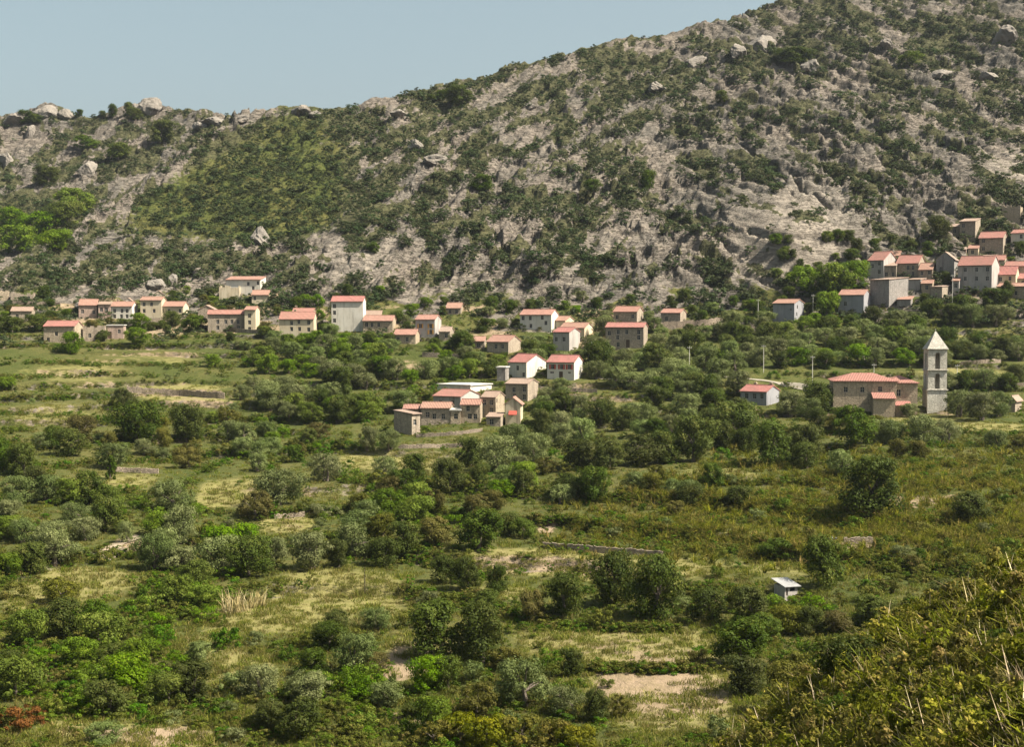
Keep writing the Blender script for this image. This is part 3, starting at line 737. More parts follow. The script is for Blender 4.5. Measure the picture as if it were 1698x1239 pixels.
hs('tall stone house with plain gable in the centre of the lower hamlet', 'the tall hamlet gable', 798, 822, 837, 659, 650, 694, 'warm', 'pale', win=[(803, 667), (815, 667), (815, 680), (802, 681)], wside=[(824, 665)], L=6)
AW = hs('gable house with dark open porch and red awning at the hamlet right end', 'the red-awning hamlet house', 838, 863, 866, 670, 659, 705, 'cream', 'orange', 'cross', th=.12, win=[(850, 677, 2.2, 2.0)], wside=[])
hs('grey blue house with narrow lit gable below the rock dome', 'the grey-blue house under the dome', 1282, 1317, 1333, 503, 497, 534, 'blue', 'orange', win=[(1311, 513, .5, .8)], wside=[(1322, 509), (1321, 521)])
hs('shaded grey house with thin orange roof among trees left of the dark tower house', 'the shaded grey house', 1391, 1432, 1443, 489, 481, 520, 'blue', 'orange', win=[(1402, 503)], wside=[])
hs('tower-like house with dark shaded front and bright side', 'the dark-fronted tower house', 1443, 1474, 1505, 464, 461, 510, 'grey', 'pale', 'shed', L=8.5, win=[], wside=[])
hs('narrow tall house with red roof at the left end of the upper terrace', 'the left upper terrace house', 1440, 1465, 1487, 431, 418, 463, 'lilac', 'red', win=[(1447, 440), (1458, 436), (1458, 450)], wside=[], L=8)
hs('broad tan house with bright red roof in the upper terrace of houses', 'the broad upper terrace house', 1487, 1523, 1534, 436, 424, 462, 'stone', 'red', win=[(1490, 444), (1506, 443), (1514, 443), (1490, 454), (1514, 453)], wside=[])
hs('low wing with two windows joining the upper terrace houses', 'the low terrace wing', 1466, 1486, 1488, 441, 436, 463, 'stone', 'pale', 'shed', th=.08, win=[(1470, 454), (1481, 454)], wside=[])
hs('tan house with orange roof at the right end of the upper terrace', 'the right upper terrace house', 1524, 1546, 1553, 447, 437, 465, 'stone', 'orange', win=[(1529, 452), (1541, 451)], wside=[])
hs('grey stone gable house between the upper terrace and the large grey house', 'the grey gable', 1553, 1582, 1588, 430, 419, 464, 'grey', 'pale', 'cross', th=.15, win=[(1561, 445), (1590, 446)], wside=[])
hs('large grey house with long red roof and two rows of three windows', 'the large grey house', 1590, 1644, 1656, 439, 425, 488, 'lilac', 'red', win=[(1602, 446), (1620, 446), (1637, 446), (1602, 461), (1620, 461), (1637, 461)], wside=[])
hs('small house with dark red roof against the right of the large grey house', 'the small right-hand house', 1647, 1666, 1669, 431, 424, 450, 'cream', 'red', th=.1, win=[(1655, 437)], wside=[])
hs('low house behind with pinkish roof showing over the large grey house', 'the pink roof behind the grey house', 1592, 1634, 1640, 428, 421, 438, 'pink', 'red', win=[], th=.05, dd=7)
hs('small cream house between the low hedge house and the square stone house', 'the small cream upper house', 1606, 1622, 1626, 412, 407, 424, 'cream', 'orange', win=[(1613, 417)], wside=[], th=.1)
hs('small stone house beside the dark tree at the top of the village', 'the small top stone house', 1576, 1590, 1593, 376, 371, 392, 'stone', 'pale', 'shed', win=[(1583, 382)], wside=[], th=.1)
hs('narrow grey house between the small arched house and the large grey house', 'the narrow grey house', 1579, 1590, 1594, 466, 462, 488, 'lilac', 'orange', win=[(1585, 473)], wside=[], th=.1)
hs('low stone house under the square stone house beside a dark tree', 'the low stone house below the square house', 1626, 1650, 1654, 428, 423, 440, 'warm', 'pale', 'shed', win=[(1636, 433)], wside=[], th=.08)
hs('tall narrow stone house highest but one at the right of the village', 'the tall narrow stone house', 1592, 1617, 1625, 367, 363, 404, 'stone', 'pale', 'shed', win=[(1598, 373), (1617, 373), (1598, 385), (1615, 385)], wside=[])
hs('square stone house with red roof right of the tall narrow stone house', 'the square stone house', 1625, 1663, 1670, 394, 385, 424, 'stone', 'red', win=[(1632, 398), (1632, 411)], wside=[])
hs('white house with red roof at the right edge above the terrace', 'the white right-edge house', 1678, 1712, 1722, 386, 381, 420, 'white', 'red', win=[(1694, 391), (1706, 391)], wside=[])
hs('roofless stone ruin highest of all the village buildings at the right', 'the highest ruin', 1663, 1692, 1696, 344, 342, 361, 'warm', 'pale', 'ruin', th=.1, win=[], name='ruined_house')
hs('plain pale wall house with flat top between the long hamlet house and three windows', 'the plain hamlet link house', 747, 763, 766, 681, 679, 704, 'warm', 'pale', 'flat', win=[(756, 690)], wside=[], th=.08)
hs('low stone outhouse at the foot of the tall hamlet gable', 'the hamlet outhouse', 806, 830, 836, 692, 687, 708, 'stone', 'pale', 'shed', win=[(815, 699)], wside=[], th=.15)
hs('small stone house tucked behind the left upper terrace house', 'the tucked terrace house', 1470, 1492, 1496, 424, 417, 440, 'stone', 'orange', win=[], wside=[], th=.1, dd=9)
hs('narrow cream house at the right edge above the lowest right-hand house', 'the narrow right-edge house', 1688, 1714, 1720, 462, 454, 480, 'cream', 'red', win=[(1697, 468)], wside=[], th=.1)
hs('low stone house in front of the lit cream house at the lower right', 'the low front right house', 1636, 1654, 1658, 490, 485, 504, 'stone', 'orange', win=[(1645, 496)], wside=[], th=.1)
hs('small stone house with orange roof between the grey gable and the tiny hut', 'the small middle terrace house', 1528, 1546, 1550, 470, 465, 484, 'warm', 'orange', win=[(1537, 476)], wside=[], th=.15)
hs('cream house with broad red roof and lit front at the lower right', 'the lit cream right-hand house', 1653, 1684, 1690, 455, 442, 478, 'cream', 'red', win=[(1660, 462), (1675, 461)], wside=[])
hs('house with long red roof cut by the right edge of the village', 'the long right-edge roof', 1668, 1712, 1718, 441, 434, 458, 'cream', 'red', win=[(1690, 448)], wside=[])
hs('low house with orange roof in the lowest right corner of the village', 'the lowest right-hand house', 1656, 1712, 1720, 475, 470, 500, 'warm', 'orange', win=[(1686, 485)], wside=[])
hs('small stone house with dark window and lit gable below the grey gable', 'the small arched house', 1544, 1562, 1578, 476, 474, 496, 'stone', 'pale', 'shed', win=[(1557, 482, 1.6, 1.2)], wside=[])
hs('small house with bright right side below the broad upper terrace house', 'the small bright-sided house', 1506, 1526, 1538, 464, 461, 482, 'lilac', 'pale', 'shed', win=[(1521, 467)], wside=[])
hs('tiny low hut with orange roof beside the dark fronted tower house', 'the tiny orange hut', 1488, 1510, 1515, 497, 492, 508, 'grey', 'orange', 'shed', th=.12, win=[], wside=[])
hs('low pinkish house behind a clipped hedge below the tall narrow house', 'the low hedge house', 1573, 1602, 1606, 414, 409, 424, 'pink', 'pale', 'shed', th=.08, win=[(1587, 418, 1, .6)], wside=[])
hs('blue grey house with red roof standing alone beside the road', 'the blue-grey roadside house', 1228, 1271, 1292, 650, 640, 673, 'blue', 'red', win=[(1238, 657), (1251, 657), (1263, 657)], wside=[], chim=((.3, .5), (.9, .5)), L=7)
hs('tiny pale stone hut at the right edge below the terraces', 'the right-edge stone hut', 1672, 1683, 1689, 664, 657, 684, 'stone', 'pale', 'cross', win=[(1676, 668, .5, .5)], wside=[], L=4.5, th=.3)

# ------------------------------------------------------------------ church and bell tower
def church():
    x, y, z = land(1477, 690); s = F / y
    root = empty('church', (x, y, z)); root.rotation_euler = (0, 0, -.13)
    tag(root, 'long stone church with red hipped roof and small side chapels', 'church')
    H0 = (690 - 636) / s + .5
    nave = empty('nave', (-(1477 - 1430) / s, 5.2, 0)); nave.parent = root
    def block(nm, cx, cy, Wd, Ln, He, Hr, roof, wins, side=()):
        e = empty(nm, (cx, cy, 0)); e.parent = root
        before = set(o.name for o in bpy.data.objects)
        build_house(e, Wd, Ln, He, Hr, roof, 'warm', 'red', wins, side, 'right', (), None, (), 5)
        return e
    bpy.data.objects.remove(nave)
    wn = 94 / s; we = 53 / s
    # parts are meshes directly under the church: join each block's walls and roofs in place
    def mk(parts):
        wb, rb = MB(), MB()
    n1 = block('nave', -wn / 2 + .6, 4.5, wn + 1.2, 9, H0, 1.45, 'hip', [(.20, H0 * .67, .9, 1.15), (.46, H0 * .67, .9, 1.15), (.74, H0 * .70, .9, 1.1)])
    n2 = block('choir', we / 2 - .9, 6.2, we - .6, 11.0, H0 - .35, 1.25, 'hip', [(.36, H0 * .56, 1.0, 1.5)])
    n3 = block('side_chapel', -14 / s, -1.75, 35 / s, 3.5, H0 * .53, H0 * .13, 'shed', [])
    n4 = block('porch', 18 / s, -.75, 24 / s, 2.4, H0 * .32, .6, 'shed', [(.5, .9, .7, .8)])
    LANDMARKS.append((1455, 655, 'the church')); BOXES.append((1384, 1531, 620, 686, y))
    HOUSES.append((root, x, y + 4, 11, 11, 6.5, .12))
    return root
def flatten(root):
    """lift grandchildren of the church blocks so that the tree stays thing > part > sub-part"""
    for e in [o for o in bpy.data.objects if o.parent is root and o.type == 'EMPTY']:
        for ch in [o for o in bpy.data.objects if o.parent is e]:
            ch.parent = root; ch.location = (ch.location[0] + e.location[0], ch.location[1] + e.location[1], ch.location[2] + e.location[2])
            if ch.name.startswith('wall'): ch.name = e.name.split('.')[0]
        bpy.data.objects.remove(e)
CH = church(); flatten(CH)

def arch_pts(w, h, n=8):
    """outline of a round-headed opening, width w, height h, from bottom left over the arch to bottom right"""
    r = w / 2; p = [(-r, 0)]
    for i in range(n + 1):
        t = math.pi - math.pi * i / n; p.append((r * math.cos(t), h - r + r * math.sin(t)))
    p.append((r, 0)); return p
def bell_tower():
    x, y, z = land(1555, 684); s = F / y
    root = empty('bell_tower', (x, y + 2.3, z)); root.rotation_euler = (0, 0, -.04)
    tag(root, 'tall pale stone bell tower with arched openings and a pyramid spire', 'bell tower')
    W = 34 / s / 1.1; hw = W / 2; t = .75
    z1, z2, z3, za = (684 - 648) / s, (684 - 615) / s, (684 - 580) / s, (684 - 548) / s
    M = WM['tower']
    b = MB(); b.box(-hw - .12, hw + .12, -hw - .12, hw + .12, -4, z1); b.build('base', M, root)
    def stage(za_, zb_, nm):
        b = MB(); hgt = zb_ - za_; w = 1.05; ho = hgt * .84; off = hgt * .04
        A = arch_pts(w, ho)
        for k in range(4):
            c, s_ = (1, 0, -1, 0)[k], (0, 1, 0, -1)[k]
            def P(a, zz, d): # a along face, d depth inwards
                u, v = a, -hw + d
                return (u * c - v * s_, u * s_ + v * c, za_ + zz)
            for d, flip in ((0, False), (t, True)):
                e = hw if d == 0 else hw - t
                polys = [[(-e, 0), (-w / 2, off), (-w / 2, off + ho - w / 2), (-e, hgt)], [(w / 2, off), (e, 0), (e, hgt), (w / 2, off + ho - w / 2)]]
                polys.append([(-e, 0), (e, 0), (w / 2, off), (-w / 2, off)])
                arch = [(q[0], q[1] + off) for q in A[1:-1]]
                for i in range(len(arch) - 1):
                    f0, f1 = -e + 2 * e * i / (len(arch) - 1), -e + 2 * e * (i + 1) / (len(arch) - 1)
                    polys.append([arch[i], arch[i + 1], (f1, hgt), (f0, hgt)])
                for q in polys:
                    pts = [P(a, zz, d) for a, zz in q]
                    b.poly(pts[::-1] if flip else pts)
            ring = [(q[0], q[1] + off) for q in A]; ring.append(ring[0])
            for i in range(len(ring) - 1):
                b.poly([P(*ring[i], 0), P(*ring[i], t), P(*ring[i + 1], t), P(*ring[i + 1], 0)])
        o = b.build(nm, M, root)
        f = MB(); f.box(-hw + t + .003, hw - t - .003, -hw + t + .003, hw - t - .003, za_ - .02, za_ + .03)
        return o
    stage(z1 + .3, z2, 'belfry'); stage(z2 + .3, z3, 'belfry')
    def cornice(zc):
        b = MB(); b.box(-hw - .16, hw + .16, -hw - .16, hw + .16, zc + .003, zc + .16); b.box(-hw - .30, hw + .30, -hw - .30, hw + .30, zc + .163, zc + .297); b.build('cornice', M, root)
    for zc in (z1, z2, z3): cornice(zc)
    e = hw + .22; zt = z3 + .3
    b = MB(); T = (0, 0, za)
    q = [(-e, -e, zt), (e, -e, zt), (e, e, zt), (-e, e, zt)]
    for i in range(4): b.poly([q[i], q[(i + 1) % 4], T])
    b.poly(q[::-1]); b.tube([(0, 0, za - .15), (0, 0, za + .5)], .05, 6); b.box(-.18, .18, -.04, .04, za + .25, za + .33)
    b.build('spire', WM['spire'], root)
    LANDMARKS.append((1556, 615, 'the bell tower')); BOXES.append((1536, 1576, 546, 668, y))
    HOUSES.append((root, x, y + 2.3, 3.5, 3, 3, 0))
WM['tower'] = wall_mat('tower_stone', (.60, .565, .48), (.53, .50, .425), (.32, .29, .235), True, .3)
WM['spire'] = wall_mat('spire_stone', (.50, .475, .41), (.44, .42, .36), (.29, .265, .22), True, .35)
bell_tower()

fy = min(v.co.y for ch in AW.children if ch.name.startswith('wall') for v in ch.data.vertices)
aw = MB(); slab(aw, [(-.9, fy - .8, 2.3), (.9, fy - .8, 2.3), (.9, fy - .004, 3.1), (-.9, fy - .004, 3.1)], .06); aw.build('awning', M_SHUT_R, AW)
# red awning of the hamlet house, on its front
# ------------------------------------------------------------------ field hut
def hut():
    x, y, z = land(1303, 986); s = F / y
    root = empty('field_hut', (x, y, z)); root.rotation_euler = (0, 0, .5)
    tag(root, 'small whitewashed field hut with a slanting pale metal roof', 'hut')
    w, h = 27 / s, 17 / s
    b = MB(); d = 2.0
    wall_face(b, (-w / 2, -d / 2), 'front', w, -.8, h, [(w * .1, w * .24, .05, h * .85), (w * .4, w * .8, h * .45, h * .85)], .15)
    wall_face(b, (w / 2, -d / 2), 'right', d, -.8, h, []); wall_face(b, (w / 2, d / 2), 'back', w, -.8, h, []); wall_face(b, (-w / 2, d / 2), 'left', d, -.8, h, [])
    b.build('wall', WM['lilac'], root)
    r = MB(); slab(r, [(-w / 2 - .3, -d / 2 - .35, h + .02), (w / 2 + .3, -d / 2 - .35, h - .1), (w / 2 + .3, d / 2 + .3, h + .55), (-w / 2 - .3, d / 2 + .3, h + .67)], .07); r.build('roof', M_METAL, root)
    g = MB(); g.box(-w / 2 + w * .4, -w / 2 + w * .8, -d / 2 + .1, -d / 2 + .13, h * .45, h * .85); g.build('window', M_GLASS, root)
    g = MB(); g.box(-w / 2 + w * .1, -w / 2 + w * .24, -d / 2 + .1, -d / 2 + .13, .05, h * .85); g.build('door', M_DOOR, root)
    LANDMARKS.append((1303, 975, 'the white field hut')); BOXES.append((1284, 1322, 960, 986, y)); HOUSES.append((root, x, y, 2.5, 2, 2, 0))
hut()

# ------------------------------------------------------------------ poles, walls, road
def pole(px, yt, yb, label, mat=M_POLE, r=.11, arm=True, name='utility_pole'):
    p = land(px, yb)
    x, y, z = p; h = (yb - yt) / F * y
    root = empty(name, (x, y, z)); tag(root, label, 'pole')
    b = MB(); b.tube([(0, 0, -.6), (0, 0, h * .5), (0, 0, h)], [r, r * .85, r * .65], 8); b.build('post', mat, root)
    if arm:
        b = MB(); b.box(-.55, .55, -.06 - r, -r, h - .42, h - .32); b.build('crossarm', mat, root)
        for k in (-.45, 0.0, .45):
            b = MB(); b.tube([(k, -.03 - r, h - .32), (k, -.03 - r, h - .22), (k, -.03 - r, h - .14)], [.045, .07, .03], 6); b.build('insulator', M_SHUT_G, root)
for a in ((984, 566, 612, 'pale pole in front of the oak right of the blue grey gable house'), (1143, 574, 624, 'pale pole above the path among olives in the village middle'),
          (1266, 572, 618, 'pale pole standing in olives above the curved road, left of its neighbour'), (1347, 590, 634, 'pale pole just above the road near the left end of the church'),
          (1449, 603, 622, 'pale pole rising behind the roof of the church'), (1587, 604, 628, 'short pale pole just right of the bell tower'),
          (1257, 496, 532, 'thin pole left of the grey blue house under the rock dome'), (1348, 488, 522, 'thin pole right of the grey blue house under the rock dome'),
          (1579, 455, 506, 'tall pole in front of the large grey house at the upper right')):
    pole(*a, r=.10)
pole(1379, 888, 962, 'dark wooden pole standing beside the field tree near the white hut', M_DARKPOLE, .13)
pole(605, 940, 986, 'thin bare stake standing in the dry grass slope', M_DARKPOLE, .06, False, 'wooden_stake')

M_DRY = wall_mat('dry_stone', (.36, .29, .215), (.28, .225, .165), (.115, .095, .07))
def stone_wall(pts, h, label, name='stone_wall', mat=None, th=.6):
    """a wall along picture points, following the ground"""
    P = []
    for (a, b_), (c, d) in zip(pts[:-1], pts[1:]):
        n_ = max(2, int(math.hypot(c - a, d - b_) / 5))
        P += [land(a + (c - a) * i / n_, b_ + (d - b_) * i / n_) for i in range(n_)]
    P.append(land(*pts[-1])); P = [np.array(p) for p in P if p]
    cx_, cy_, cz_ = P[len(P) // 2]
    b = MB(); ys = np.array([p[1] for p in P]); k = np.ones(5) / 5
    ys = np.convolve(np.pad(ys, 2, 'edge'), k, 'valid') if len(P) > 5 else ys
    Q = [(p[0] / p[1] * yy, yy, float(ground(p[0] / p[1] * yy, yy))) for p, yy in zip(P, ys)]
    for i in range(len(Q) - 1):
        (xa, ya, za), (xb, yb, zb_) = Q[i], Q[i + 1]
        hh0, hh1 = h * random.uniform(.85, 1.1), h * random.uniform(.85, 1.1)
        v = len(b.v)
        for (X_, Y_, Z_, q) in ((xa, ya, za, hh0), (xb, yb, zb_, hh1)):
            b.v += [(X_ - cx_, Y_ - cy_, Z_ - cz_ - 1.5), (X_ - cx_, Y_ - cy_ + th, Z_ - cz_ - 1.5), (X_ - cx_, Y_ - cy_ + th * .8, Z_ - cz_ + q), (X_ - cx_, Y_ - cy_ + .08, Z_ - cz_ + q)]
        for f in ((0, 4, 7, 3), (3, 7, 6, 2), (2, 6, 5, 1)): b.f.append(tuple(v + j for j in f)); b.m.append(0)
        if i == 0: b.f.append((v + 3, v + 2, v + 1, v)); b.m.append(0)
        if i == len(Q) - 2: b.f.append((v + 4, v + 5, v + 6, v + 7)); b.m.append(0)
    o = b.build(name, mat or M_DRY); o.location = (cx_, cy_, cz_)
    tag(o, label, 'wall', 'dry stone terrace walls')
SW = [([(210, 652), (290, 656), (372, 662)], 1.5, 'long pale terrace wall above the grass slope at the left of the valley'),
 ([(192, 784), (262, 786)], .9, 'short pale wall behind the green garden at the left'),
 ([(455, 862), (505, 858)], .8, 'short pale wall in the dry grass right of the pale field'),
 ([(330, 545), (400, 552), (460, 555)], 1.2, 'retaining wall under the long pale house'),
 ([(700, 592), (780, 596)], 1.3, 'shaded retaining wall left of the red roofed white gable house'),
 ([(1085, 546), (1180, 541), (1200, 536)], 2.0, 'pale retaining wall right of the creeper covered house'),
 ([(1200, 548), (1290, 544)], 1.4, 'low wall left of the grey blue house under the dome'),
 ([(895, 648), (990, 652)], 1.0, 'garden wall below the red shuttered white house'),
 ([(690, 726), (760, 722), (800, 716)], .8, 'retaining wall along the foot of the lower hamlet'),
 ([(660, 745), (770, 742)], .8, 'low wall between the hamlet and the green field'),
 ([(1040, 745), (1110, 742)], .8, 'pale wall under the oaks in the middle of the valley'),
 ([(1580, 640), (1698, 642)], 1.0, 'terrace wall right of the bell tower'),
 ([(1590, 606), (1660, 602)], 1.0, 'upper terrace wall right of the bell tower'),
 ([(900, 910), (1000, 918), (1100, 926)], .9, 'long low wall behind the bright field in the middle of the valley'),
 ([(1400, 905), (1448, 903)], 1.0, 'short pale wall beside the dark wooden pole'),
 ([(1500, 520), (1600, 524), (1698, 520)], 1.3, 'retaining wall below the upper right houses'),
 ([(20, 505), (100, 508)], 1.2, 'old wall left of the pink orange roofed house'),
 ([(250, 535), (320, 533)], 1.3, 'retaining wall under the long cream house')]
for w in SW: stone_wall(*w)

def ribbon(name, pts, width, mat, lift=.09):
    P = []
    for (a, b_), (c, d) in zip(pts[:-1], pts[1:]):
        n_ = max(3, int(math.hypot(c - a, d - b_) / 1.2)); P += [land(a + (c - a) * i / n_, b_ + (d - b_) * i / n_) for i in range(n_)]
    P.append(land(*pts[-1])); P = np.array(P)
    k = np.ones(9) / 9
    for c in (0, 1): P[:, c] = np.convolve(np.pad(P[:, c], 4, 'edge'), k, 'valid')
    T = np.gradient(P[:, :2], axis=0); T /= np.linalg.norm(T, axis=1)[:, None] + 1e-9
    Nn = np.stack([-T[:, 1], T[:, 0]], 1)
    V = []; m = 9
    for j in range(m):
        q = P[:, :2] + Nn * (j / (m - 1) - .5) * width
        V.append(np.stack([q[:, 0], q[:, 1], ground(q[:, 0], q[:, 1]) + lift + .05], 1))
    V = np.stack(V, 1)
    n0 = len(P); I = np.arange(n0 * m).reshape(n0, m)
    Fq = np.stack([I[:-1, :-1], I[:-1, 1:], I[1:, 1:], I[1:, :-1]], -1).reshape(-1, 4)
    o = link(name, np_mesh(name, V.reshape(-1, 3), Fq[:, ::-1], True), mat); tag(o, kind='structure')
M_ROAD = plain('road_dust', (.27, .24, .185), .95, .4, .6)
ribbon('road', [(1165, 622), (1220, 627), (1270, 632), (1320, 640), (1352, 648)], 1.3, M_ROAD)
ribbon('path', [(985, 628), (1020, 630), (1060, 634), (1085, 638)], 2.2, M_ROAD)
ribbon('path', [(1395, 560), (1412, 574), (1428, 588), (1440, 600)], 1.6, M_ROAD)
ribbon('path', [(420, 548), (445, 556), (466, 566)], 1.8, M_ROAD)
ribbon('path', [(168, 935), (192, 905), (235, 890)], 2.0, plain('trodden_earth', (.26, .21, .145), .95, .4, .6))

# ------------------------------------------------------------------ boulders and crags
import bmesh
def rock_mesh(seed, n=4):
    bm = bmesh.new(); bmesh.ops.create_icosphere(bm, subdivisions=n, radius=.5)
    V = np.array([v.co[:] for v in bm.verts]); g = np.random.default_rng(seed)
    # cut by random planes for flat faces, then roughen
    for _ in range(16):
        d = g.normal(size=3); d /= np.linalg.norm(d); t_ = V @ d; lim = g.uniform(.26, .42)
        V = V - np.where(t_ > lim, (t_ - lim) * .9, 0)[:, None] * d
    k = 1 + .22 * fbm(V[:, 0] * 3 + seed, V[:, 1] * 3 + V[:, 2] * 2, 4, seed % 40) + .14 * ridged(V[:, 0] * 5 + V[:, 2] * 4, V[:, 1] * 5 - V[:, 2] * 3, 3, seed % 30)
    V *= k[:, None]
    for v, c_ in zip(bm.verts, V): v.co = c_
    me = bpy.data.meshes.new('boulder'); bm.to_mesh(me); bm.free(); return me
def rock_material():
    m, nt, out = new_mat('granite'); n = N(nt); pos = n('NewGeometry').outputs['Position']
    big = n.noise(pos, .25, 4); fine = n.noise(pos, 1.4, 6, .7)
    c = n.mix(n.ramp(big, .35, .65), (.22, .195, .165), (.16, .145, .125)); c = n.mix(n.math('MULTIPLY', n.ramp(fine, .48, .7), .8), c, (.15, .135, .10))
    p = n('BsdfPrincipled', {'Base Color': c, 'Roughness': .95, 'Specular IOR Level': .1, 'Normal': n('Bump', {'Height': fine, 'Strength': .8, 'Distance': .5}).outputs[0]})
    nt.links.new(p.outputs[0], out.inputs[0]); return m
M_GRANITE = rock_material()
ROCKM = [rock_mesh(200 + i) for i in range(7)]
for r_ in ROCKM: r_.materials.append(M_GRANITE)
ROCKS = [(245, 183, 46, 34, 'tall summit crag with ragged top at the left skyline'), (222, 186, 26, 24, 'smaller crag leaning against the tall summit crag'), (75, 193, 44, 26, 'broad pale rock on the far left skyline'),
 (105, 194, 30, 20, 'pale rock just right of the broad left skyline rock'), (20, 202, 40, 18, 'low rock at the left end of the skyline'), (497, 190, 40, 22, 'pale saddle rock on the skyline where the two hills meet'),
 (522, 192, 26, 14, 'small rock just right of the pale saddle rock'), (355, 205, 50, 18, 'flat pale rock left of the saddle between the hills'), (398, 200, 36, 14, 'flat rock nearest the dip of the skyline'), (330, 215, 30, 18, 'pale rock below the left ridge'),
 (433, 408, 30, 44, 'upright grey rock pinnacle with a dark hole on the scrub slope'), (1668, 70, 46, 36, 'large round boulder at the upper right'), (1262, 82, 52, 40, 'pale upper crag near the skyline at the right'), (1225, 90, 34, 26, 'rock beside the pale upper crag'),
 (660, 190, 26, 16, 'pale boulder below the skyline where the main ridge begins'), (722, 268, 48, 20, 'pale flat ledge rock in the upper centre'), (690, 246, 26, 20, 'squarish rock above the pale flat ledge'), (880, 180, 18, 14, 'single pale boulder under the long skyline'),
 (50, 225, 18, 26, 'upright pale rock among oaks on the left hill'), (145, 285, 30, 26, 'steep pale rock face in the middle of the left hill'), (10, 270, 24, 26, 'pale rock at the left edge of the far hill'), (260, 480, 34, 30, 'grey crag above the tall yellow house'),
 (285, 470, 22, 26, 'narrow crag beside the grey crag above the yellow house'), (1345, 115, 40, 24, 'pale rock right of the upper crag'), (1560, 130, 44, 20, 'low broad rock on the upper right slope'), (1470, 80, 30, 20, 'pale rock on the upper right shoulder'),
 (1150, 110, 40, 24, 'pale rock below the skyline left of the upper crag'), (1090, 150, 36, 20, 'slanting rock below the long skyline'), (1640, 130, 30, 20, 'rock below the large round boulder'),


 (150, 515, 60, 26, 'bare earthy knoll behind the pink orange roofed house')]
for i, (px, py, w, h, lab) in enumerate(ROCKS):
    p = land(px, py)
    if p is None: continue
    s = F / p[1]; o = bpy.data.objects.new('boulder', ROCKM[i % 7]); COL.objects.link(o)
    o.location = (p[0], p[1] + .15 * w / s, p[2] + .18 * h / s); o.scale = (1.15 * w / s, 1.0 * w / s, 1.25 * h / s); o.rotation_euler = (random.uniform(-.2, .2), random.uniform(-.25, .25), random.uniform(0, 6.28))
    tag(o, lab, 'rock', 'rocks and crags of the mountainside')
# ------------------------------------------------------------------ foliage materials
def leaf_mat(name, a, b, c3, trans=.18, rough=.6, spread=.10):
    m, nt, out = new_mat(name); n = N(nt)
    tone = n('Attribute', attribute_name='tone').outputs['Fac']
    info = n('ObjectInfo').outputs['Random']
    c = n.mix(n.ramp(tone, .0, .55), a, b); c = n.mix(n.ramp(tone, .62, 1.0), c, c3)
    hs_ = n('HueSaturation', {'Color': c, 'Hue': n.math('ADD', .5 - spread * .2, n.math('MULTIPLY', info, spread * .4)), 'Saturation': n.math('ADD', 1.0, n.math('MULTIPLY', info, .22)),
             'Value': n.math('ADD', .72, n.math('MULTIPLY', n.math('FRACT', n.math('MULTIPLY', info, 7.13)), .56))}).outputs[0]
    p = n('BsdfPrincipled', {'Base Color': hs_, 'Roughness': rough, 'Specular IOR Level': .08})
    t_ = n('BsdfTranslucent', {'Color': n.mix(.5, hs_, (.16, .2, .02), 'ADD')})
    mx = n('MixShader', {0: trans, 1: p.outputs[0], 2: t_.outputs[0]})
    nt.links.new(mx.outputs[0], out.inputs[0]); return m
LM = {
 'oak': leaf_mat('oak_leaves', (.0276, .0411, .0084), (.0474, .0638, .0134), (.0913, .0942, .0255)),
 'brown': leaf_mat('brownish_oak_leaves', (.0520, .0520, .0116), (.0831, .0785, .0202), (.1335, .1133, .0334)),
 'olive': leaf_mat('olive_leaves', (.0707, .0881, .0318), (.1189, .1364, .0544), (.1896, .1989, .0922), .2),
 'green': leaf_mat('chestnut_leaves', (.0538, .0851, .0125), (.0887, .1308, .0197), (.1541, .1810, .0349), .22),
 'fig': leaf_mat('fig_leaves', (.0521, .0563, .0098), (.0949, .0918, .0159), (.1591, .1346, .0275), .22),
 'maquis': leaf_mat('maquis_leaves', (.0240, .0353, .0155), (.0437, .0578, .0254), (.0740, .0832, .0409), .12, .7, .16),
 'scrub': leaf_mat('scrub_leaves', (.0424, .0597, .0114), (.0760, .0948, .0179), (.1406, .1333, .0352), .16, .7, .30),
 'grass': leaf_mat('grass_blades', (.0667, .0815, .0169), (.1209, .1209, .0302), (.2179, .1877, .0696), .3, .7, .18),
 'fern': leaf_mat('bracken_fronds', (.060, .068, .013), (.128, .122, .023), (.26, .205, .065), .20, .7, .15),
}
def bark_mat(name, a, b):
    m, nt, out = new_mat(name); n = N(nt); pos = n('TexCoord').outputs['Object']
    t_ = n.noise(n('Mapping', {'Vector': pos, 'Scale': (6, 6, 1.2)}).outputs[0], 1.5, 5, .7)
    c = n.mix(n.ramp(t_, .35, .65), a, b)
    p = n('BsdfPrincipled', {'Base Color': c, 'Roughness': .95, 'Normal': n('Bump', {'Height': t_, 'Strength': .6, 'Distance': .06}).outputs[0]})
    nt.links.new(p.outputs[0], out.inputs[0]); return m
BARK = bark_mat('bark', (.085, .066, .048), (.155, .125, .095))
M_STRAW = leaf_mat('straw_stems', (.26, .20, .11), (.38, .30, .17), (.52, .44, .29), .1)

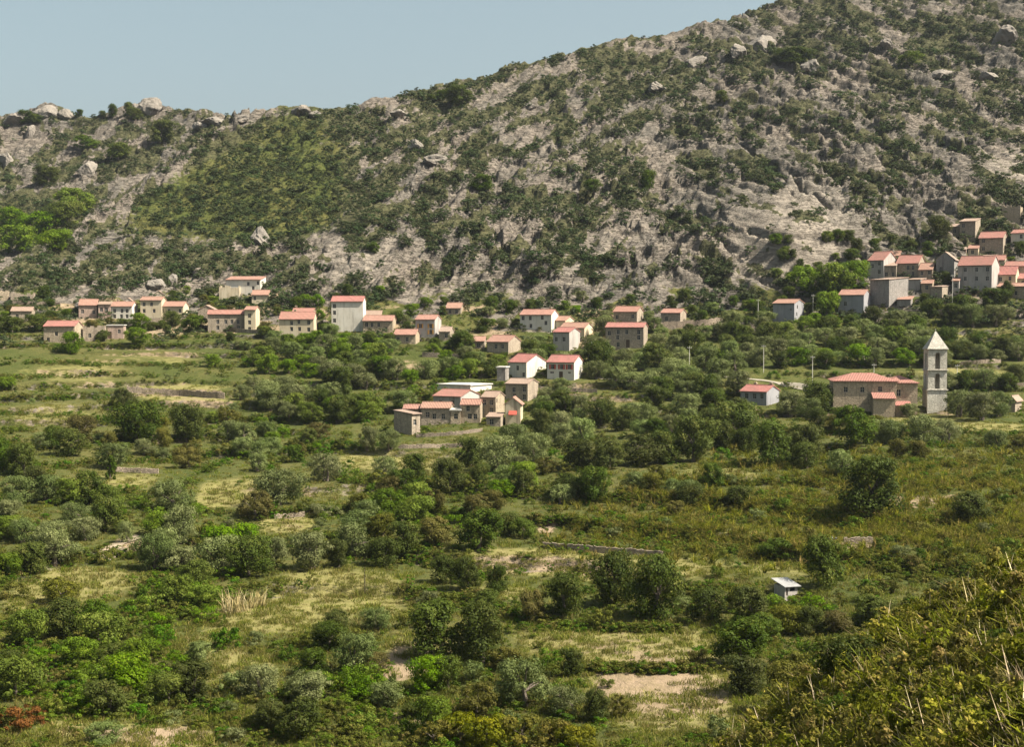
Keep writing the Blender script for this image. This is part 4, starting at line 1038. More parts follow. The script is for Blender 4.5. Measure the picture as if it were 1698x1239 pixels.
# ------------------------------------------------------------------ foliage meshes
def leaf_quads(C, Nr, size, tone, g, asp=1.5):
    """one leaf-clump quad per row: centres C, normals Nr"""
    k = len(C)
    r = g.normal(size=(k, 3)); a = np.cross(Nr, r); a /= np.linalg.norm(a, axis=1)[:, None] + 1e-9; b = np.cross(Nr, a)
    s1 = (size * g.uniform(.55, 1.25, k))[:, None]; s2 = s1 / asp * g.uniform(.7, 1.3, k)[:, None]
    fold = Nr * s1 * g.uniform(-.25, .25, (k, 1))
    V = np.stack([C - a * s1, C - b * s2 + fold, C + a * s1, C + b * s2 + fold], 1).reshape(-1, 3)
    Fq = np.arange(4 * k).reshape(k, 4)
    return V, Fq, np.repeat(tone, 4)
def crown(seed, w, h, nb, nl, size, shape='round', low=.12):
    """leaf clumps over a set of lobes filling an uneven crown of width w and height h, foot at z = 0"""
    g = np.random.default_rng(seed); lobes = []
    lean = g.uniform(-.16, .16, 2)
    for i in range(nb):
        t = (i + .5) / nb; ang = i * 2.4 + g.uniform(-.5, .5)
        zc = low + (1 - low) * t
        if shape == 'round': rad = math.sin(math.pi * min(max(.14 + .80 * t, 0), 1)) ** .7 * .36
        elif shape == 'tall': rad = .26 * (1 - t) ** .45 + .03
        elif shape == 'flat': rad = .42 * math.sin(math.pi * (.25 + .65 * t)) ** .6
        else: rad = .40 * (1 - t * .75)
        rr = rad * g.uniform(.45, 1.3)
        br = (.10 + .20 * g.uniform(0, 1) ** 1.6) * (1.0 if shape != 'tall' else .75)
        lobes.append((rr * math.cos(ang) + lean[0] * t, rr * math.sin(ang) + lean[1] * t, min(zc, 1 - br * .7), br, g.uniform(0, 1)))
    lobes = np.array(lobes)
    p = lobes[:, 3] ** 2; idx = g.choice(nb, nl, p=p / p.sum())
    d = g.normal(size=(nl, 3)); d[:, 2] += .25; d /= np.linalg.norm(d, axis=1)[:, None]
    rad = lobes[idx, 3] * (g.uniform(.15, 1.12, nl) ** .6)
    C = lobes[idx, :3] + d * rad[:, None] * np.array((1, 1, .82))
    # gaps: drop leaves in small pockets
    keep = noise(C[:, 0] * 6 + C[:, 2] * 2.3, C[:, 1] * 6 + C[:, 2] * 5.1, seed % 50) > -.22
    C, d, idx = C[keep], d[keep], idx[keep]
    C = C * np.array((w, w, h)); C[:, 2] = np.maximum(C[:, 2], .02 * h)
    Nr = d + g.normal(size=d.shape) * .34; Nr[:, 2] += .15; Nr /= np.linalg.norm(Nr, axis=1)[:, None]
    tone = np.clip(lobes[idx, 4] * .55 + g.uniform(0, .45, len(C)), 0, 1)
    return leaf_quads(C, Nr, size, tone, g), lobes
def crown_mesh(name, *a, **k):
    (V, Fq, T), lobes = crown(*a, **k)
    me = np_mesh(name, V, Fq); fattr(me, 'tone', T); return me, lobes
def trunk_mesh(seed, w, h, lobes, r, multi=1):
    g = random.Random(seed); b = MB()
    for m_ in range(multi):
        ox, oy = (g.uniform(-.12, .12) * w, g.uniform(-.12, .12) * w) if multi > 1 else (0, 0)
        top = (g.uniform(-.05, .05) * w + ox, g.uniform(-.05, .05) * w + oy, h * .42)
        b.tube([(ox * .4, oy * .4, -.8), (ox * .5, oy * .5, 0), (ox * .8 + g.uniform(-.1, .1), oy * .8, h * .2), top], [r * 1.5, r * 1.15, r * .85, r * .65], 7)
        for i in range(4 if multi == 1 else 2):
            L = lobes[g.randrange(len(lobes) // 3, len(lobes))]
            e = (L[0] * w, L[1] * w, L[2] * h); md = tuple(top[k] * .5 + e[k] * .5 + g.uniform(-.15, .15) for k in range(3))
            b.tube([(top[0], top[1], top[2] - .3), md, e], [r * .5, r * .32, r * .12], 5)
    me = b.mesh('trunk'); return me
# kind -> list of (crown mesh, trunk mesh); all built about 6 m wide and 6 m high
KIND = {}
def make_kind(key, leaf, n, w, h, nb, nl, size, shape, low, r, multi=1):
    L = []
    for i in range(n):
        me, lobes = crown_mesh('crown', hash(key) % 1 + 100 * len(KIND) + i + 5, w, h, nb, nl, size, shape, low)
        me.materials.append(LM[leaf]); tm = trunk_mesh(i * 7 + len(KIND), w, h, lobes, r, multi); tm.materials.append(BARK)
        L.append((me, tm, w, h))
    KIND[key] = L
make_kind('oak', 'oak', 7, 6, 6.2, 26, 11500, .15, 'round', .10, .26)
make_kind('brown', 'brown', 3, 6, 5.6, 20, 10000, .14, 'round', .08, .26)
make_kind('olive', 'olive', 7, 6, 5.0, 24, 10500, .125, 'round', .16, .30, 2)
make_kind('green', 'green', 4, 6.5, 6.0, 22, 9500, .165, 'round', .08, .24)
make_kind('tall', 'oak', 2, 3.2, 7.0, 16, 6500, .13, 'tall', .06, .18)
make_kind('fig', 'fig', 3, 6, 4.0, 20, 6500, .19, 'flat', .04, .14, 3)
def crown_only(key, leaf, n, w, h, nb, nl, size, shape, low=.05):
    L = []
    for i in range(n):
        me, _ = crown_mesh('foliage', 900 + 40 * len(KIND) + i, w, h, nb, nl, size, shape, low); me.materials.append(LM[leaf]); L.append((me, None, w, h))
    KIND[key] = L
crown_only('maquis', 'maquis', 6, 3, 1.9, 11, 1100, .135, 'flat', .04)
crown_only('bush', 'scrub', 6, 3, 2.0, 12, 2300, .105, 'flat', .04)
LM['rust'] = leaf_mat('withered_leaves', (.075, .032, .015), (.115, .050, .022), (.16, .08, .035), .1)
crown_only('rust', 'rust', 1, 3, 2.0, 12, 2200, .10, 'flat', .04)
crown_only('greybush', 'olive', 3, 3, 2.0, 12, 2200, .10, 'flat', .04)

# ------------------------------------------------------------------ where things grow
PLANTS = []     # (kind, px, py, x, y, z, width m, height m)
def hidden_box(px, py, w, h, y, slack=.22):
    """would a crown of this picture size hide a wall that the photograph shows?"""
    for (x0, x1, y0, y1, yy) in BOXES:
        if y > yy + 3: continue
        ox = min(px + w / 2, x1) - max(px - w / 2, x0); oy = min(py, y1) - max(py - h, y0)
        if ox > 0 and oy > 0 and (ox * oy > slack * (x1 - x0) * (y1 - y0) * .5 or ox * oy > slack * w * h): return True
    return False
def in_house(x, y, r):
    for (_, hx_, hy_, rad, hw, hl, th) in HOUSES:
        dx, dy = x - hx_, y - hy_
        if dx * dx + dy * dy > (rad + hl + r) ** 2: continue
        c, s_ = math.cos(th), math.sin(th)
        lx, ly = dx * c - dy * s_, dx * s_ + dy * c
        if abs(lx) < hw + r * .6 and abs(ly) < hl + r * .6: return True
    return False
def add_plant(kind, px, py, wpx, hpx, force=True):
    p = land(px, py)
    if p is None: return False
    x, y, z = p; s = F / y
    if not force and (hidden_box(px, py, wpx, hpx, y) or in_house(x, y, wpx / s * .4)): return False
    if in_house(x, y, .2): return False
    PLANTS.append((kind, px, py, x, y, z, wpx / s, hpx / s)); return True
TREES = """oak 228 737 70 68|brown 134 739 54 47|brown 184 748 28 30|oak 308 731 54 58|brown 274 744 28 34|olive 240 754 38 28|tall 183 795 24 42|olive 291 851 68 56|olive 462 838 74 62|brown 423 862 54 46
olive 540 798 56 46|olive 428 782 34 32|olive 30 838 60 50|olive 76 832 52 46|olive 302 905 62 66|olive 255 945 62 62|olive 370 950 74 62|olive 210 900 28 38|olive 515 945 76 66|olive 590 925 72 60|olive 455 935 50 46
brown 104 1001 62 42|oak 108 1055 64 60|oak 47 950 52 48|oak 322 1165 64 64|olive 512 1165 76 54|olive 172 1236 66 40|olive 327 1097 46 36|olive 90 905 56 42|olive 140 895 54 40|olive 40 900 50 42|olive 125 868 48 36
olive 610 748 34 42|olive 646 745 40 34|oak 780 772 40 46|olive 830 782 72 60|olive 886 766 48 50|olive 850 752 60 50|oak 960 774 60 44|oak 1010 776 62 46|oak 1062 772 62 48|oak 1106 768 52 50
oak 990 832 50 56|green 870 804 54 40|green 828 828 44 34|olive 930 836 46 34|oak 795 912 72 66|brown 720 904 58 46|green 690 872 62 52|green 650 850 52 42|olive 592 890 72 46|oak 636 938 52 46|oak 562 940 36 44
oak 740 966 46 44|oak 776 980 44 56|oak 823 984 34 46|oak 1013 1004 70 86|oak 1088 1026 78 102|oak 936 1022 62 68|oak 732 1092 88 90|oak 800 1098 84 92|oak 800 1016 48 38|brown 886 1026 46 48
olive 585 1120 74 72|brown 626 1120 44 36|oak 743 1143 58 54|tall 652 1157 24 42|olive 868 1172 98 82|brown 835 1112 52 38|oak 950 1118 40 42|tall 714 1190 34 44|oak 682 1192 32 28|brown 790 1190 58 56|olive 940 1186 62 50|oak 992 1197 44 52|brown 1030 1188 36 34
oak 1222 740 74 68|oak 1150 766 58 72|oak 1196 744 40 46|oak 1233 750 38 38|oak 1288 772 64 70|oak 1335 762 50 56|oak 1420 740 58 64|oak 1442 852 88 92|oak 1603 864 56 48|olive 1480 737 52 42|olive 1530 737 60 50|olive 1568 734 44 40
oak 1366 974 66 84|oak 1283 928 50 36|oak 1183 808 34 38|oak 1228 838 38 32|oak 1145 838 40 36|olive 1543 690 42 36|olive 1508 692 30 24|olive 1590 692 52 46|olive 1625 697 54 48|olive 1658 690 42 42|olive 1310 692 54 46|olive 1340 697 42 38|oak 1356 682 48 46|green 1464 692 24 25|oak 1395 698 36 22
green 1345 486 58 44|green 1382 488 62 54|green 1416 484 50 52|green 1371 522 42 40|oak 1409 431 30 20|oak 1555 393 38 38|oak 1580 402 22 26|oak 1530 486 36 30|oak 1568 475 18 26|oak 1640 515 50 38|oak 1600 520 44 32|oak 1668 502 22 38|oak 1652 470 18 18|oak 1612 470 30 22|oak 1690 425 20 26|oak 1415 516 28 28|oak 1545 522 40 28
oak 988 613 58 48|oak 906 594 34 24|oak 722 581 24 22|oak 770 581 42 34|oak 800 551 30 24|oak 814 514 24 24|oak 285 541 32 26|green 318 550 42 28|green 231 544 32 26|green 117 586 40 36|oak 168 566 26 20|green 223 570 42 28|oak 87 529 22 15|oak 62 550 40 30|oak 20 552 44 28
green 60 395 70 44|green 30 420 70 46|green 110 380 66 46|green 90 415 60 36|green 130 352 60 40|green 20 380 50 36|oak 80 305 46 30|oak 265 235 54 36|oak 195 265 50 30|oak 145 245 40 24|oak 40 205 36 22|oak 225 200 30 22|oak 187 193 16 22|oak 212 190 18 22|oak 130 193 16 12|oak 170 195 14 12
oak 762 176 46 34|oak 797 315 42 26|oak 985 317 32 22|oak 1075 312 26 32|green 1505 110 40 26|oak 1310 105 64 28|oak 1195 170 26 22|oak 620 420 22 18|oak 60 205 24 16|oak 735 165 26 16|oak 715 170 20 14
oak 1450 1040 60 50|brown 1400 1120 74 58|oak 1560 1000 50 40|brown 1620 1085 80 60|oak 1500 1150 84 62|brown 1680 1180 90 70|oak 1400 1225 90 70|brown 1560 1230 90 64|oak 1660 990 44 40|brown 1470 1090 60 44|fig 720 1236 60 44|fig 765 1232 64 50|fig 815 1236 70 52|fig 862 1238 66 50|fig 915 1236 64 46|fig 960 1240 56 40|oak 1225 1105 80 76|oak 1265 1065 60 50|oak 1240 1150 70 60|oak 1180 1030 54 52|brown 1325 1180 90 80|brown 1285 1195 60 50""".replace('\n', '|').split('|')
for t_ in TREES:
    k, *v = t_.split(); px, py, w, h = map(float, v); f_ = 1.14 if k in ('oak', 'brown') and py > 640 else 1.0; add_plant(k, px, py, w * f_, h * (1 + (f_ - 1) * .5))
for a_ in ((22, 1212, 60, 46), (60, 1196, 40, 26)): add_plant('rust', *a_)
N_HAND = len(PLANTS)
def clump_n(px, py, sc, seed):
    return fbm(px / sc, py / (sc * .55), 4, seed)
def clear_at(px, py):
    return float(zones(np.array([px]), np.array([py]))[2][0])
REGIONS = [  # village edge first, then the groves; x0, x1, y0, y1, number, kinds, width range m, spacing factor
 (0, 640, 485, 560, 46, 'oak green oak brown', (2.5, 4.5), .7), (640, 1260, 500, 560, 40, 'oak green oak olive', (2.5, 4.5), .7), (1280, 1698, 400, 520, 40, 'oak oak green', (2.5, 4.5), .65),
 (440, 660, 552, 625, 40, 'green green oak olive', (4, 7), .55), (430, 760, 615, 700, 60, 'olive olive olive green oak', (4.5, 7.5), .55),
 (660, 840, 575, 640, 26, 'green oak olive oak', (4, 7), .55), (0, 440, 555, 625, 26, 'green oak brown olive', (2.5, 5), .8),
 (0, 430, 625, 720, 26, 'olive oak green olive', (3, 5.5), .85), (0, 260, 740, 930, 34, 'olive green oak', (4, 6.5), .7),
 (240, 560, 700, 800, 40, 'green oak brown olive', (3.5, 6), .65), (240, 620, 860, 960, 30, 'olive green oak', (4, 6.5), .7),
 (880, 1240, 545, 640, 66, 'olive olive oak olive', (4.5, 7.5), .55), (900, 1230, 640, 740, 62, 'olive olive olive oak', (4.5, 7), .6),
 (1230, 1540, 535, 612, 60, 'olive olive oak green', (4.5, 7), .55), (1560, 1698, 510, 650, 44, 'olive olive oak', (4.5, 7), .6),
 (1110, 1460, 700, 790, 44, 'oak oak brown olive', (4, 6.5), .65), (1460, 1698, 690, 760, 16, 'olive brown', (3.5, 5), .8),
 (560, 900, 780, 930, 46, 'green oak olive brown', (3.5, 6), .65), (900, 1150, 770, 860, 26, 'oak olive brown', (3, 5), .8),
 (0, 380, 930, 1200, 34, 'green oak green', (3, 5.5), .7), (380, 700, 960, 1230, 22, 'brown oak olive', (2.5, 4.5), .8), (560, 720, 1120, 1239, 12, 'green oak', (3.5, 5), .6),
 (1130, 1420, 980, 1230, 22, 'oak brown', (3, 5), .7)]
def too_close(px, py, wpx, fac):
    for q in PLANTS:
        s = F / q[4]; d = fac * (wpx + q[6] * s) / 2
        if abs(q[1] - px) < d and abs(q[2] - py) < d * .55: return True
    return False
for (x0, x1, y0, y1, num, kinds, (w0, w1), fac) in REGIONS:
    CLT = -.6 if (y1 < 745 and x0 > 430) or y1 < 561 else .04
    if CLT > -.1: num = int(num * .45); fac *= .75
    got = 0; kinds = kinds.split()
    for _ in range(num * 10):
        if got >= num: break
        px, py = random.uniform(x0, x1), random.uniform(y0, y1)
        if clear_at(px, py) > .12: continue
        if clump_n(np.array([px]), np.array([py]), 95, 141)[0] < CLT: continue
        p = land(px, py); s = F / p[1]; w = random.uniform(w0, w1); k = random.choice(kinds)
        h = w * random.uniform(.75, 1.0) * (1.05 if k == 'oak' else .9)
        if too_close(px, py, w * s, fac): continue
        if add_plant(k, px, py, w * s, h * s, False): got += 1
N_TREE = len(PLANTS)
# bushes of the valley and the larger shrubs of the mountain, each one its own object
got = 0
for _ in range(6000):
    if got >= 270: break
    px, py = random.uniform(0, 1698), random.uniform(545, 1235)
    if py > np.interp(px, SX, SCY) - 4: continue
    cl = clear_at(px, py)
    if random.random() < cl * 1.3: continue
    p = land(px, py); s = F / p[1]; w = random.uniform(1.4, 3.2) * (1 if py > 900 else .95)
    if too_close(px, py, w * s, .7): continue
    if add_plant(random.choice(['bush', 'bush', 'bush', 'greybush', 'bush']), px, py, w * s, w * s * random.uniform(.6, .85), False): got += 1
got = 0
for _ in range(900):
    if got >= 42: break
    px = random.uniform(1240, 1698); py = random.uniform(np.interp(px, SX, SCY) + 6, 1235)
    p = land(px, py); s = F / p[1]; w = random.uniform(1.6, 3.6)
    if p[1] > 120 or too_close(px, py, w * s, .6): continue
    if add_plant(random.choice(['bush', 'brown', 'oak']), px, py, w * s, w * s * random.uniform(.6, .8), False): got += 1
got = 0
for _ in range(8000):
    if got >= 285: break
    px, py = random.uniform(0, 1698), random.uniform(0, 505)
    if py < np.interp(px, RX, RY) + 3: continue
    v = float(veg_density(np.array([px]), np.array([py]))[0])
    if random.random() > .06 + .94 * float(veg_patch(np.array([px]), np.array([py]))[0]): continue
    p = land(px, py)
    if p is None: continue
    s = F / p[1]; w = random.uniform(3.2, 6.2)
    if too_close(px, py, w * s, .75): continue
    if add_plant('maquis', px, py, w * s, w * s * random.uniform(.5, .75), False): got += 1

# ------------------------------------------------------------------ labels from landmarks
for a in ((385, 822, 'the pale yellow field'), (690, 766, 'the green field under the hamlet'), (900, 935, 'the long bright field'), (1060, 1075, 'the brownish meadow'),
          (1140, 1150, 'the bare brown slope'), (700, 1100, 'the pinkish bare soil'), (560, 985, 'the dry grass slope'), (110, 1000, 'the left grass slope'), (240, 1225, 'the sandy bottom clearing'),
          (60, 690, 'the left edge terraces'), (330, 655, 'the long pale terrace wall'), (227, 785, 'the short garden wall'), (215, 910, 'the bare earth scar'), (480, 862, 'the short dry-grass wall'),
          (1560, 830, 'the pinkish scree patches'), (1260, 790, 'the light green terrace'), (1650, 712, 'the yellow terrace'), (1250, 1000, 'the small tan clearing'), (1425, 905, 'the dark wooden pole'),
          (960, 1235, 'the bottom edge, centre'), (60, 1180, 'the lower left corner'), (840, 870, 'the central gully'), (1000, 690, 'the olive grove'), (1640, 580, 'the right-hand olive terraces'),
          (1305, 365, 'the bare rock dome'), (1655, 275, 'the pale right-hand slab'), (433, 392, 'the rock pinnacle'), (245, 175, 'the summit crag'), (500, 182, 'the saddle rocks'), (90, 190, 'the left skyline rocks'),
          (60, 400, 'the bright green wood'), (300, 275, 'the diagonal gully'), (400, 320, 'the dense green spur'), (590, 440, 'the grey slab face'), (900, 430, 'the streaked central cliff'), (760, 180, 'the skyline oak'),
          (1000, 90, 'the long skyline ridge'), (1265, 70, 'the upper pale crag'), (1668, 58, 'the round top boulder'), (720, 262, 'the pale central ledge'), (1450, 120, 'the upper right slope'), (1450, 250, 'the slanting strata'),
          (1150, 250, 'the middle rock steps'), (850, 250, 'the upper central slope'), (250, 430, 'the scrub above the left houses'), (1180, 430, 'the crags left of the dome'), (1560, 180, 'the right-hand crags'), (680, 340, 'the central scrub')):
    LANDMARKS.append(a)
NUM = 'two three four five six seven eight nine ten eleven twelve thirteen fourteen fifteen sixteen seventeen eighteen nineteen twenty'.split()
ORD = 'second third fourth fifth sixth seventh eighth ninth tenth eleventh twelfth thirteenth fourteenth fifteenth sixteenth seventeenth eighteenth nineteenth twentieth'.split()
PHR = {'oak': ('dark oak', 'tree', 'oak_tree'), 'brown': ('brownish oak', 'tree', 'oak_tree'), 'olive': ('silvery olive tree', 'tree', 'olive_tree'), 'green': ('bright green tree', 'tree', 'chestnut_tree'),
       'tall': ('slender dark tree', 'tree', 'slender_tree'), 'fig': ('yellow-green fig', 'tree', 'fig_tree'), 'maquis': ('dark shrub', 'shrub', 'maquis_shrub'), 'bush': ('green bush', 'bush', 'bush'), 'rust': ('withered rust-brown bush', 'bush', 'withered_bush'), 'greybush': ('grey-green bush', 'bush', 'grey_bush')}
GRP = {'oak': 'oaks of the valley and hillside', 'brown': 'brownish oaks of the valley', 'olive': 'olive trees of the terraces', 'green': 'bright green trees', 'tall': 'slender trees', 'fig': 'fig trees at the bottom edge',
       'maquis': 'shrubs on the rocky mountainside', 'bush': 'bushes of the valley', 'rust': 'withered bushes', 'greybush': 'grey bushes of the valley'}
def relation(px, py, kind):
    best = None
    for (lx, ly, ph) in LANDMARKS:
        d = ((px - lx) / 1.0) ** 2 + ((py - ly) / .8) ** 2
        if best is None or d < best[0]: best = (d, lx, ly, ph)
    d, lx, ly, ph = best; dx, dy = px - lx, (py - ly) * 1.2
    if math.sqrt(d) < 16: rel = 'beside'
    elif abs(dx) > abs(dy): rel = 'right of' if dx > 0 else 'left of'
    else: rel = 'below' if dy > 0 else 'above'
    return rel, ph
fam = {}
for i, q in enumerate(PLANTS):
    kind, px, py, x, y, z, w, h = q
    rel, ph = relation(px, py - h * F / y * .5, kind)
    fam.setdefault((kind, rel, ph), []).append(i)
LABEL = {}
for (kind, rel, ph), L in fam.items():
    noun = PHR[kind][0]; L.sort(key=lambda i: PLANTS[i][1]); n_ = len(L)
    plural = {'silvery olive tree': 'silvery olive trees', 'bright green tree': 'bright green trees', 'slender dark tree': 'slender dark trees', 'green bush': 'green bushes', 'grey-green bush': 'grey-green bushes'}.get(noun, noun + 's')
    area = {i: PLANTS[i][6] * PLANTS[i][7] for i in L}; big = max(L, key=lambda i: area[i]); sm = min(L, key=lambda i: area[i])
    top = min(L, key=lambda i: PLANTS[i][2]); bot = max(L, key=lambda i: PLANTS[i][2])
    for j, i in enumerate(L):
        rest = [area[k] for k in L if k != i]
        if n_ == 1: t_ = f'{noun} standing alone {rel} {ph}' if kind not in ('maquis', 'bush') else f'single {noun} {rel} {ph}'
        elif n_ == 2 and abs(PLANTS[L[0]][1] - PLANTS[L[1]][1]) >= 6: t_ = f'{("left", "right")[j]} one of two {plural} {rel} {ph}'
        elif i == big and area[i] > 1.3 * max(rest): t_ = f'largest of {NUM[min(n_, 20) - 2]} {plural} {rel} {ph}'
        elif i == sm and area[i] < .72 * min(rest): t_ = f'smallest of {NUM[min(n_, 20) - 2]} {plural} {rel} {ph}'
        elif n_ == 2: t_ = f'{"upper" if i == top else "lower"} one of two {plural} {rel} {ph}'
        elif j == 0: t_ = f'leftmost of {NUM[min(n_, 20) - 2]} {plural} {rel} {ph}'
        elif j == n_ - 1: t_ = f'rightmost of {NUM[min(n_, 20) - 2]} {plural} {rel} {ph}'
        elif i == top: t_ = f'highest of {NUM[min(n_, 20) - 2]} {plural} {rel} {ph}'
        elif i == bot: t_ = f'lowest of {NUM[min(n_, 20) - 2]} {plural} {rel} {ph}'
        else: t_ = f'{ORD[min(j - 1, 18)]} from left of {NUM[min(n_, 20) - 2]} {plural} {rel} {ph}'
        LABEL[i] = t_
for i, (kind, px, py, x, y, z, w, h) in enumerate(PLANTS):
    me, tm, w0, h0 = KIND[kind][i % len(KIND[kind])]
    name = PHR[kind][2]; sc = (w / w0, w / w0 * random.uniform(.9, 1.1), h / h0); rz = random.uniform(0, 6.28)
    if tm is None:
        o = bpy.data.objects.new(name, me); COL.objects.link(o); o.location = (x, y, z - .12 * h); o.scale = sc; o.rotation_euler = (random.uniform(-.1, .1), random.uniform(-.1, .1), rz)
        tag(o, LABEL[i], PHR[kind][1], GRP[kind])
    else:
        e = empty(name, (x, y, z - .15), rz); e.scale = sc; tag(e, LABEL[i], PHR[kind][1], GRP[kind])
        link_shared('crown', me, e, (0, 0, 0)); link_shared('trunk', tm, e, (0, 0, 0))
print('plants', len(PLANTS), 'hand', N_HAND, 'trees', N_TREE)

# ------------------------------------------------------------------ uncountable cover: scattered clumps
def hidden_collection(name, meshes):
    c = bpy.data.collections.new(name)
    for m_ in meshes:
        o = bpy.data.objects.new(m_.name, m_); c.objects.link(o)
    return c
def scatter(name, pts, scl, rot, coll, label=None):
    """stuff: one object whose vertices carry clumps from a collection"""
    me = bpy.data.meshes.new(name); me.vertices.add(len(pts)); me.vertices.foreach_set('co', np.asarray(pts, np.float32).ravel()); me.update()
    a = me.attributes.new('clump_scale', 'FLOAT_VECTOR', 'POINT'); a.data.foreach_set('vector', np.asarray(scl, np.float32).ravel())
    a = me.attributes.new('clump_turn', 'FLOAT_VECTOR', 'POINT'); a.data.foreach_set('vector', np.asarray(rot, np.float32).ravel())
    o = link(name, me); tag(o, kind='stuff')
    g = bpy.data.node_groups.new(name + '_scatter', 'GeometryNodeTree')
    g.interface.new_socket('Geometry', in_out='INPUT', socket_type='NodeSocketGeometry'); g.interface.new_socket('Geometry', in_out='OUTPUT', socket_type='NodeSocketGeometry')
    nd = g.nodes; gi = nd.new('NodeGroupInput'); go = nd.new('NodeGroupOutput')
    ci = nd.new('GeometryNodeCollectionInfo'); ci.inputs[0].default_value = coll; ci.inputs[1].default_value = True; ci.inputs[2].default_value = True
    ip = nd.new('GeometryNodeInstanceOnPoints'); ip.inputs['Pick Instance'].default_value = True
    ri = nd.new('FunctionNodeRandomValue'); ri.data_type = 'INT'
    ri.inputs[4].default_value = 0; ri.inputs[5].default_value = len(coll.objects) - 1
    def named(n_):
        q = nd.new('GeometryNodeInputNamedAttribute'); q.data_type = 'FLOAT_VECTOR'; q.inputs[0].default_value = n_; return q.outputs[0]
    eu = nd.new('FunctionNodeEulerToRotation')
    g.links.new(gi.outputs[0], ip.inputs['Points']); g.links.new(ci.outputs[0], ip.inputs['Instance']); g.links.new(ri.outputs[2], ip.inputs['Instance Index'])
    g.links.new(named('clump_scale'), ip.inputs['Scale']); g.links.new(named('clump_turn'), eu.inputs[0]); g.links.new(eu.outputs[0], ip.inputs['Rotation'])
    g.links.new(ip.outputs[0], go.inputs[0])
    md = o.modifiers.new('scatter', 'NODES'); md.node_group = g
    return o
def sample_land(n, x0, x1, y0, y1, dens, seed):
    """points of the visible land, uniform over the picture, thinned by a density function of picture position"""
    g = np.random.default_rng(seed); px = g.uniform(x0, x1, n); py = g.uniform(y0, y1, n)
    k = g.uniform(0, 1, n) < dens(px, py); out = []
    for a, b in zip(px[k], py[k]):
        p = land(a, b)
        if p: out.append((p[0], p[1], p[2], a, b))
    return np.array(out)
def place(P, smin, smax, seed, sink=.1, flat=(.75, 1.1), tilt=.12, skip_houses=True):
    g = np.random.default_rng(seed)
    if skip_houses:
        k = np.array([not in_house(p[0], p[1], .6) for p in P]); P = P[k]
    s = g.uniform(0, 1, len(P)) ** 1.7 * (smax - smin) + smin
    sc = np.stack([s, s * g.uniform(.85, 1.15, len(P)), s * g.uniform(*flat, len(P))], 1)
    ro = np.stack([g.uniform(-tilt, tilt, len(P)), g.uniform(-tilt, tilt, len(P)), g.uniform(0, 6.28, len(P))], 1)
    pt = P[:, :3].copy(); pt[:, 2] -= sink * s
    return pt, sc, ro
def clump_n(px, py, sc, seed):
    return fbm(px / sc, py / (sc * .55), 4, seed)
# mountain scrub
maq = [KIND['maquis'][i][0] for i in range(6)]
small = []
for i in range(5):
    me, _ = crown_mesh('maquis_clump', 3000 + i, 3, 1.7, 7, 400, .17, 'flat', .04); me.materials.append(LM['maquis']); small.append(me)
def d_maq(px, py):
    v = veg_density(px, py)
    return veg_patch(px, py) * (1 - .8 * blob(px, py, 1300, 395, 95, 66, 4)) * (py > np.interp(px, RX, RY)) * sstep(590, 545, py) * (1 - .75 * sstep(505, 540, py))
P = sample_land(36000, -60, 1760, -60, 590, d_maq, 21)
pt, sc, ro = place(P, .40, 1.55, 22, .12)
print('maquis', len(pt)); scatter('maquis', pt, sc, ro, hidden_collection('maquis_clumps', small))
P = sample_land(22000, -60, 1760, -60, 545, lambda px, py: (.20 + .4 * veg_patch(px, py, .25)) * (1 - blob(px, py, 1300, 400, 105, 75, 4)) * (py > np.interp(px, RX, RY)), 25)
pt, sc, ro = place(P, .16, .42, 26, .1); print('low maquis', len(pt)); scatter('low_scrub', pt, sc, ro, hidden_collection('low_clumps', small))
# valley undergrowth: low bushes, thick along the terrace steps, thin in the fields
und = []
for i in range(6):
    me, _ = crown_mesh('undergrowth_clump', 3100 + i, 2.2, 1.3, 8, 620, .10, 'flat', .03); me.materials.append(LM['scrub']); und.append(me)
RIS = riser
def riser_at(P):
    i = np.clip(np.searchsorted(U, P[:, 0] / P[:, 1]), 0, NU - 1); j = np.clip(np.searchsorted(Y, P[:, 1]), 0, NY - 1)
    return RIS[i, j]
def d_und(px, py):
    c = zones(px, py)[2]
    return np.clip(.12 + .3 * sstep(600, 560, py) + .75 * sstep(-.12, .42, clump_n(px, py, 60, 91)), 0, 1) * (1 - .97 * np.clip(c * 1.6, 0, 1)) * (py < np.interp(px, SX, SCY) + 4)
P = sample_land(30000, -60, 1760, 505, 1290, d_und, 31)
pt, sc, ro = place(P, .3, 1.05, 32, .1); print('undergrowth', len(pt)); scatter('undergrowth', pt, sc, ro, hidden_collection('undergrowth_clumps', und))
def d_ris(px, py): return (1 - .95 * np.clip(1.5 * zones(px, py)[2], 0, 1)) * (py < np.interp(px, SX, SCY))
P = sample_land(60000, -60, 1760, 540, 1250, d_ris, 35); r_ = riser_at(P); P = P[(r_ > .35) & (rng.uniform(0, 1, len(P)) < .8)][:9000]
pt, sc, ro = place(P, .3, .85, 36, .1); print('terrace growth', len(pt)); scatter('terrace_growth', pt, sc, ro, hidden_collection('terrace_clumps', und))
